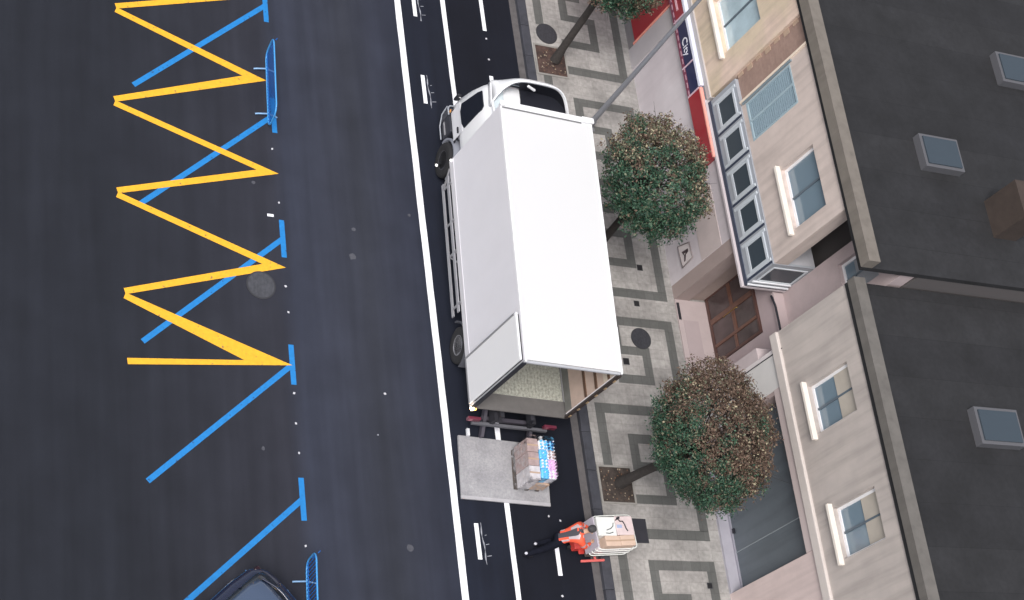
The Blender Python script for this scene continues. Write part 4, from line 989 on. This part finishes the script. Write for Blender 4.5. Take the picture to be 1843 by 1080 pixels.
go = bpart(gal, 'gallery', GFR)
bpart(MB().box(F+.10, F+1.28, GY0+.07, GY1, GZ1-.10, GZ1-.005), 'gallery_roof', mat('gallery_roof', (.42,.42,.45), .6, var=.1))
bpart(MB().box(F+.02, F+1.18, GY0-.035, GY0+.01, 3.40, 3.455).box(F-.035, F+1.2, GY0-.05, GY0-.0, 3.26, 3.31), 'end_sill', mat('sill_white', (.70,.72,.76), .4), bevel=.008)
for y in ys + [None]:
    wmb = MB(); 
    if y is None:
        x0, x1 = F+.12, F+1.16
        o = bpart(MB().box(x0, x1, GY0-.005, GY0+.03, 3.46, 3.50).box(x0, x1, GY0-.005, GY0+.03, 4.16, 4.20).box(x0, x0+.04, GY0-.005, GY0+.03, 3.50, 4.16).box(x1-.04, x1, GY0-.005, GY0+.03, 3.50, 4.16), 'window', mat('window_white_grey', (.62,.66,.70), .5))
        bpart(MB().box(x0+.04, x1-.04, GY0+.012, GY0+.02, 3.50, 4.16), 'pane', GLS, o)
    else:
        o = bpart(MB().box(F-.03, F, y-.10, y-.02, 3.32, 4.32).box(F-.03, F, y+.72, y+.80, 3.32, 4.32).box(F-.03, F, y-.02, y+.72, 4.16, 4.24).box(F-.02, F, y-.02, y+.72, 3.44, 3.53).box(F-.018, F, y-.02, y+.03, 3.53, 4.16).box(F-.018, F, y+.67, y+.72, 3.53, 4.16), 'window', mat('window_grey', (.50,.54,.58), .5), bevel=.004)
        bpart(MB().box(F+.0, F+.02, y+.03, y+.67, 3.53, 4.16), 'pane', GLS, o)
        bpart(MB().box(F-.012, F-.001, y-.165, y-.105, 3.27, 4.34), 'joint_seal', GFD)
# stone upper front with windows
def wallwin(X, y0, y1, z0, z1, ops, thick=.4):     # wall slab with rectangular openings ops [(ya,yb,za,zb)]
    mb = MB(); zs = sorted({z0, z1} | {o[2] for o in ops} | {o[3] for o in ops})
    for za, zb in zip(zs[:-1], zs[1:]):
        row = sorted([o for o in ops if o[2] <= za+1e-6 and o[3] >= zb-1e-6]); cur = y0
        for o in row:
            if o[0] > cur: mb.box(X, X+thick, cur, o[0], za, zb)
            cur = o[1]
        if cur < y1: mb.box(X, X+thick, cur, y1, za, zb)
    return mb
STW = mat('stone_window_white', (.74,.74,.76), .5); CURT = mat('pale_curtain_glass', (.44,.56,.62), .18, var=.25, vscale=1.2, coat=.5)
def window(X, o, sill=True, glass=CURT, frame=STW, split=True, parent=None):
    ya, yb, za, zb = o; f = .07
    mb = MB().box(X+.12, X+.18, ya, yb, za, za+f).box(X+.12, X+.18, ya, yb, zb-f, zb).box(X+.12, X+.18, ya, ya+f, za+f, zb-f).box(X+.12, X+.18, yb-f, yb, za+f, zb-f)
    wo_ = bpart(mb, 'window', frame, parent or AP)
    rv = random.random()
    if rv < .55 and glass is not CURT:
        dz = (zb-za)*random.choice((.25,.4,.6)); bpart(MB().box(X+.125, X+.145, ya+f, yb-f, zb-f-dz, zb-f), 'blind', mat(random.choice(('blind_cream','blind_grey')), (.42,.38,.33) if rv < .3 else (.25,.26,.28), .7, var=.1), wo_)
    if split: bpart(MB().box(X+.115, X+.17, (ya+yb)/2-.025, (ya+yb)/2+.025, za+f, zb-f), 'mullion', mat('mullion_dark', (.10,.13,.16), .5), wo_)
    bpart(MB().box(X+.15, X+.16, ya+f, yb-f, za+f, zb-f), 'pane', glass, wo_)
    if sill: bpart(MB().box(X-.13, X+.12, ya-.12, yb+.12, za-.09, za-.005).box(X-.10, X, ya-.1, yb+.1, za-.13, za-.09), 'sill', mat('sill_cream', (.76,.70,.63), .6, var=.08), wo_, bevel=.01)
ops = []
for zf in (4.15,):
    for ya in (9.10, 12.3, 15.5): ops.append((ya, ya+1.65, zf, zf+1.65))
bpart(wallwin(F, 8.32, 30, 3.30, 7.25, ops), 'stone_wall', BEIGE)
for o in ops: window(F, o)
bpart(MB().box(F-.05, F+D, 8.30, 24, 3.16, 3.30).box(F-.02, F+D, 8.30, 24, 3.12, 3.16), 'string_course', mat('course_grey', (.46,.44,.44), .7, var=.1))
bpart(MB().box(F-.06, F-.02, 6.6, 24, 3.10, 3.13), 'lead_flashing', mat('lead', (.16,.18,.20), .6))
# recessed brown brick pier with cream quoins
BRK = tiles('brown_brick', (.30,.20,.165), (.34,.23,.19), (.30,.21,.175), .22, .07, .12, wall=True)
bpart(MB().box(F+.10, F+.5, 7.50, 8.32, 4.36, 7.25), 'brick_pier', BRK)
for k in range(7): bpart(MB().box(F+.085, F+.10, 8.22 - .05*(k % 2), 8.32, 4.4+k*.40, 4.62+k*.40), 'quoin', mat('quoin_buff', (.42,.31,.235), .75))
bpart(MB().box(F-.02, F+.3, 7.44, 7.50, 4.37, 7.25), 'cream_trim', CREAM)
# warm render upper wall behind the gallery
ops2 = []
for zf in (4.55,):
    ops2 += [(6.25, 7.35, zf, zf+1.9), (3.35, 5.0, zf+.75, zf+2.05)]
bpart(wallwin(F+.03, 2.92, 7.44, 4.37, 7.25, ops2), 'render_wall', UPW)
SHB = mat('shutter_blue', (.33,.43,.48), .5, var=.08)
for i, o in enumerate(ops2):
    if i % 2 == 0:
        ya, yb, za, zb = o
        fo = bpart(MB().box(F+.02, F+.07, ya, yb, za, za+.06).box(F+.02, F+.07, ya, yb, zb-.06, zb).box(F+.02, F+.07, ya, ya+.05, za+.06, zb-.06).box(F+.02, F+.07, yb-.05, yb, za+.06, zb-.06).box(F+.02, F+.07, ya+.52, ya+.58, za+.06, zb-.06), 'shutter', SHB)
        sl_ = MB(); n = 22
        for k in range(n): z = za+.09+k*(zb-za-.18)/n; sl_.box(F+.05, F+.075, ya+.05, ya+.52, z, z+.055).box(F+.05, F+.075, ya+.58, yb-.05, z, z+.055)
        bpart(sl_, 'slats', mat('slat_blue', (.26,.35,.41), .5), fo)
        bpart(MB().box(F-.02, F+.03, yb+.02, yb+.07, za-.1, zb+.1), 'shutter_rail', mat('rail_slate', (.20,.25,.28), .5), fo)
    else: window(F+.03, o, glass=mat('blue_grey_glass', (.16,.22,.27), .1, coat=.5))
# set-back wall over the porch
ops3 = [(1.7, 2.6, z, z+1.3) for z in (5.2,)]
bpart(wallwin(8.36, 1.35, 2.92, 2.90, 7.25, ops3), 'setback_wall', mat('setback_pink', (.47,.385,.385), .8, var=.08))
for o in ops3: window(8.36, o, sill=False, glass=mat('blue_grey_glass', (.16,.22,.27), .1))
bpart(MB().box(8.06, 8.36, 1.35, 2.90, 2.90, 3.0), 'porch_lintel', mat('lintel_mauve', (.45,.37,.375), .75))
bpart(MB().tube([(8.0,2.80,2.98),(8.02,2.5,3.04),(8.04,2.1,3.02),(8.03,1.75,3.03),(8.0,1.5,3.02)], .028, 8), 'cable', BLKP)
BITU = tiles('bitumen_roof', (.012,.012,.014), (.016,.016,.018), (.006,.006,.007), 9.0, 1.0, .3)
bpart(MB().box(F-.04, 34, 1.31, 30, 7.251, 7.40), 'flat_roof', BITU)
bpart(MB().box(F-.10, F+.22, 1.31, 30, 7.401, 7.72), 'parapet', mat('parapet_stone', (.17,.15,.13), .8, var=.12, streak=.2))
for (xx, yy) in ((9.6, 4.2), (9.8, 10.4), (13.0, 7.2), (14.5, 14.0)):
    k_ = bpart(MB().box(xx, xx+1.2, yy, yy+.9, 7.40, 7.62), 'skylight', mat('kerb_lead', (.10,.10,.11), .6))
    bpart(MB().box(xx+.08, xx+1.12, yy+.08, yy+.82, 7.62, 7.66), 'pane', GLS, k_)
for (xx, yy) in ((11.4, 2.6), (12.2, 12.6)):
    bpart(MB().box(xx, xx+.7, yy, yy+1.0, 7.40, 8.5), 'chimney', mat('chimney_brown', (.05,.036,.03), .85, var=.2))
bpart(MB().box(8.8, 34, 1.32, 30, .1, 7.25), 'inner_block', mat('inner_dark', (.10,.09,.09), .9))
# ---- shop sign on the front
SG = thing('shop_sign', 'long red and navy shop sign with white lettering above the lilac wall', 'sign', (F-.14, 9, 2.5))
def spart(mb, n_, m, **kw): return mb.build(n_, m, SG, **kw)
def sy(y0, y1): return y0-9, y1-9
RSG = mat('sign_red', (.30,.014,.024), .4, coat=.3); NSG = mat('sign_navy', (.016,.020,.075), .4, coat=.3); MSG = mat('sign_maroon', (.20,.05,.09), .45)
y0, y1 = sy(6.62, 8.72); spart(MB().box(0,.13,y0,y1,0,.55), 'sign_panel', RSG, bevel=.008); spart(MB().box(-.02,.14,y0,y1,.555,.60), 'top_edge', mat('edge_salmon', (.86,.36,.30), .5))
y0, y1 = sy(8.76, 11.06); spart(MB().box(0,.13,y0,y1,.0,.55), 'sign_panel', NSG, bevel=.008); spart(MB().box(-.02,.14,y0,sy(0,24)[1],.555,.64), 'top_edge', mat('edge_white', (.74,.76,.88), .5))
y0, y1 = sy(11.10, 24); spart(MB().box(0,.13,y0,y1,0,.55), 'sign_panel', mat('sign_dark_red', (.28,.015,.03), .4, coat=.3), bevel=.008)
for y in (8.74, 9.62, 11.08): spart(MB().box(-.012, .12, y-9-.022, y-9+.022, .02, .54), 'divider', mat('divider_pink', (.66,.48,.56), .5))
low = MB()
for k in range(60): low.box(-.010, -.001, -.25+k*.25, -.09+k*.25, .075, .115)
spart(low, 'lower_line', mat('line_pink', (.50,.30,.36), .5))
spart(MB().box(-.004, -.0005, -.26, 15, .005, .14), 'lower_band', MSG)
def face(cx, cy_, cz): # text plane facing -X, reading towards -Y, up +Z
    return Matrix(((0,0,-1,cx),(-1,0,0,cy_),(0,1,0,cz),(0,0,0,1)))
LET = mat('letter_white', (.80,.80,.88), .5)
text_mesh('City', .33, LET, 'lettering', SG, face(-.008, 10.16-9, .33))
spart(MB().box(-.01,0, 11.35-9, 11.75-9, .25, .33).box(-.01,0, 12.1-9, 12.25-9, .2, .45).box(-.01,0,12.4-9,12.7-9,.2,.28), 'lettering', mat('letter_pink', (.75,.45,.52), .5))
# ---- arrow plaque
PQ = thing('wall_plaque', 'small white framed plaque with a dark triangular mark on the lilac wall', 'plaque', (F-.002, 4.85, .72))
MB().polyx([(.36,.02),(.24,.53),(-.22,.56),(-.28,.06)], -.02, 0).build('backing', mat('plaque_white', (.66,.60,.60), .6), PQ)
MB().tube([(-.022,.36,.02),(-.022,.24,.53),(-.022,-.22,.56),(-.022,-.28,.06)], .022, 6, closed=True).build('frame', mat('plaque_frame', (.21,.18,.18), .6), PQ)
MB().polyx([(.14,.14),(.11,.43),(.03,.43),(.06,.18)], -.026, -.0201).polyx([(.0,.22),(.05,.33),(-.16,.24),(-.165,.17)], -.026, -.0201).polyx([(.06,.18),(.06,.22),(.0,.24),(.0,.22)], -.026, -.0201).polyx([(.07,.36),(.03,.43),(-.01,.34),(.01,.31)], -.026, -.0201).build('mark', mat('mark_dark', (.07,.05,.055), .6), PQ)

# ---- neighbouring building with roller shutter
F2 = 7.20
NB = thing('neighbour_building', 'pale building with a big slate-grey shutter on a stone step', 'building', (F2, -4, .12))
def npart(mb, n_, m, parent=None, **kw): return bpart(mb, n_, m, parent or NB, **kw)
npart(MB().box(F2+.02, F2+1.2, .98, 1.30, .10, 2.95), 'party_wall', mat('party_mauve', (.50,.43,.435), .75, var=.08))
npart(MB().box(F2-.0, F2+.6, .86, .978, .10, 3.9), 'corner_strip', mat('strip_white', (.66,.61,.61), .6))
npart(MB().box(F2-.012, F2+.0, .845, .868, .4, 3.95), 'downpipe', BLKP)
npart(MB().box(F2+.0, F2+.6, .0, .858, .10, 3.9), 'white_wall', mat('white_wall', (.60,.585,.57), .75, var=.05))
npart(MB().box(F2+.01, F2+.5, -.10, 0, .10, 3.6), 'shutter_jamb', mat('jamb_pink', (.38,.30,.29), .7))
npart(MB().box(F2+.0, F2+.8, -4.06, -.10, .10, .20), 'door_step', mat('step_lilac', (.34,.33,.375), .7, var=.12, vscale=2))
SLT = mat('slate_shutter', (.115,.135,.155), .5, .15, var=.12, vscale=1.0, streak=.2)
sh = MB(); 
for k in range(26): z = .205+k*.12; sh.box(F2+.335, F2+.36, -4.04, -.12, z, z+.113)
so_ = npart(MB().box(F2+.355, F2+.40, -4.05, -.11, .20, 3.32), 'shutter', SLT)
npart(MB().box(F2+.345, F2+.354, -3.02, -.13, .215, 3.30).box(F2+.345, F2+.354, -4.03, -3.045, .215, 3.30), 'shutter_panel', SLT, so_)
npart(MB().box(F2+.32, F2+.345, -3.045, -3.025, .21, 3.30), 'rib', mat('rib_pale', (.24,.27,.29), .5), so_)
npart(MB().box(F2+.30, F2+.344, -4.03, -.13, .205, .25), 'bottom_bar', mat('bar_lilac', (.27,.265,.31), .5), so_)
npart(MB().box(F2+.29, F2+.34, -2.56, -2.44, .3, .36), 'lock', BLKP, so_)
npart(MB().box(F2+.01, F2+.6, -22, -4.06, .10, 3.6), 'side_wall', mat('rose_wall', (.56,.46,.44), .8, var=.1, vscale=1.5, streak=.15))
npart(MB().box(F2-.02, F2+.6, -4.06, -.0, 3.34, 3.62), 'lintel', mat('lintel_pink', (.50,.42,.41), .75))
ops4 = []
for zf in (4.55,):
    for ya in (-10.6, -7.6, -4.6, -1.6): ops4.append((ya, ya+1.2, zf, zf+1.5))
npart(wallwin(F2+.0, -22, 1.30, 3.92, 6.6, ops4), 'upper_wall', mat('upper_greige', (.43,.385,.36), .8, var=.08, vscale=.8, col2=(.47,.42,.39), streak=.25))
npart(MB().box(F2-.08, F2+.5, -22, 1.30, 3.64, 3.915), 'cornice', mat('cornice_pale', (.55,.50,.47), .7, var=.06), bevel=.02)
for o in ops4: window(F2, o, glass=mat('blue_grey_glass', (.16,.22,.27), .1), parent=NB)
npart(MB().box(F2-.04, 34, -22, 1.28, 6.601, 6.75), 'flat_roof', BITU)
npart(MB().box(F2-.08, F2+.24, -22, 1.28, 6.751, 7.0), 'parapet', mat('parapet_dark', (.13,.12,.11), .8, var=.12, streak=.2))
for (xx, yy) in ((9.8, -2.6), (9.6, -7.4), (12.6, -4.6)):
    k_ = npart(MB().box(xx, xx+1.3, yy, yy+.9, 6.75, 6.97), 'skylight', mat('kerb_lead', (.10,.10,.11), .6))
    bpart(MB().box(xx+.08, xx+1.22, yy+.08, yy+.82, 6.97, 7.01), 'pane', GLS, k_)
npart(MB().box(8.8, 34, -22, 1.28, .1, 6.6), 'inner_block', mat('inner_dark', (.10,.09,.09), .9))
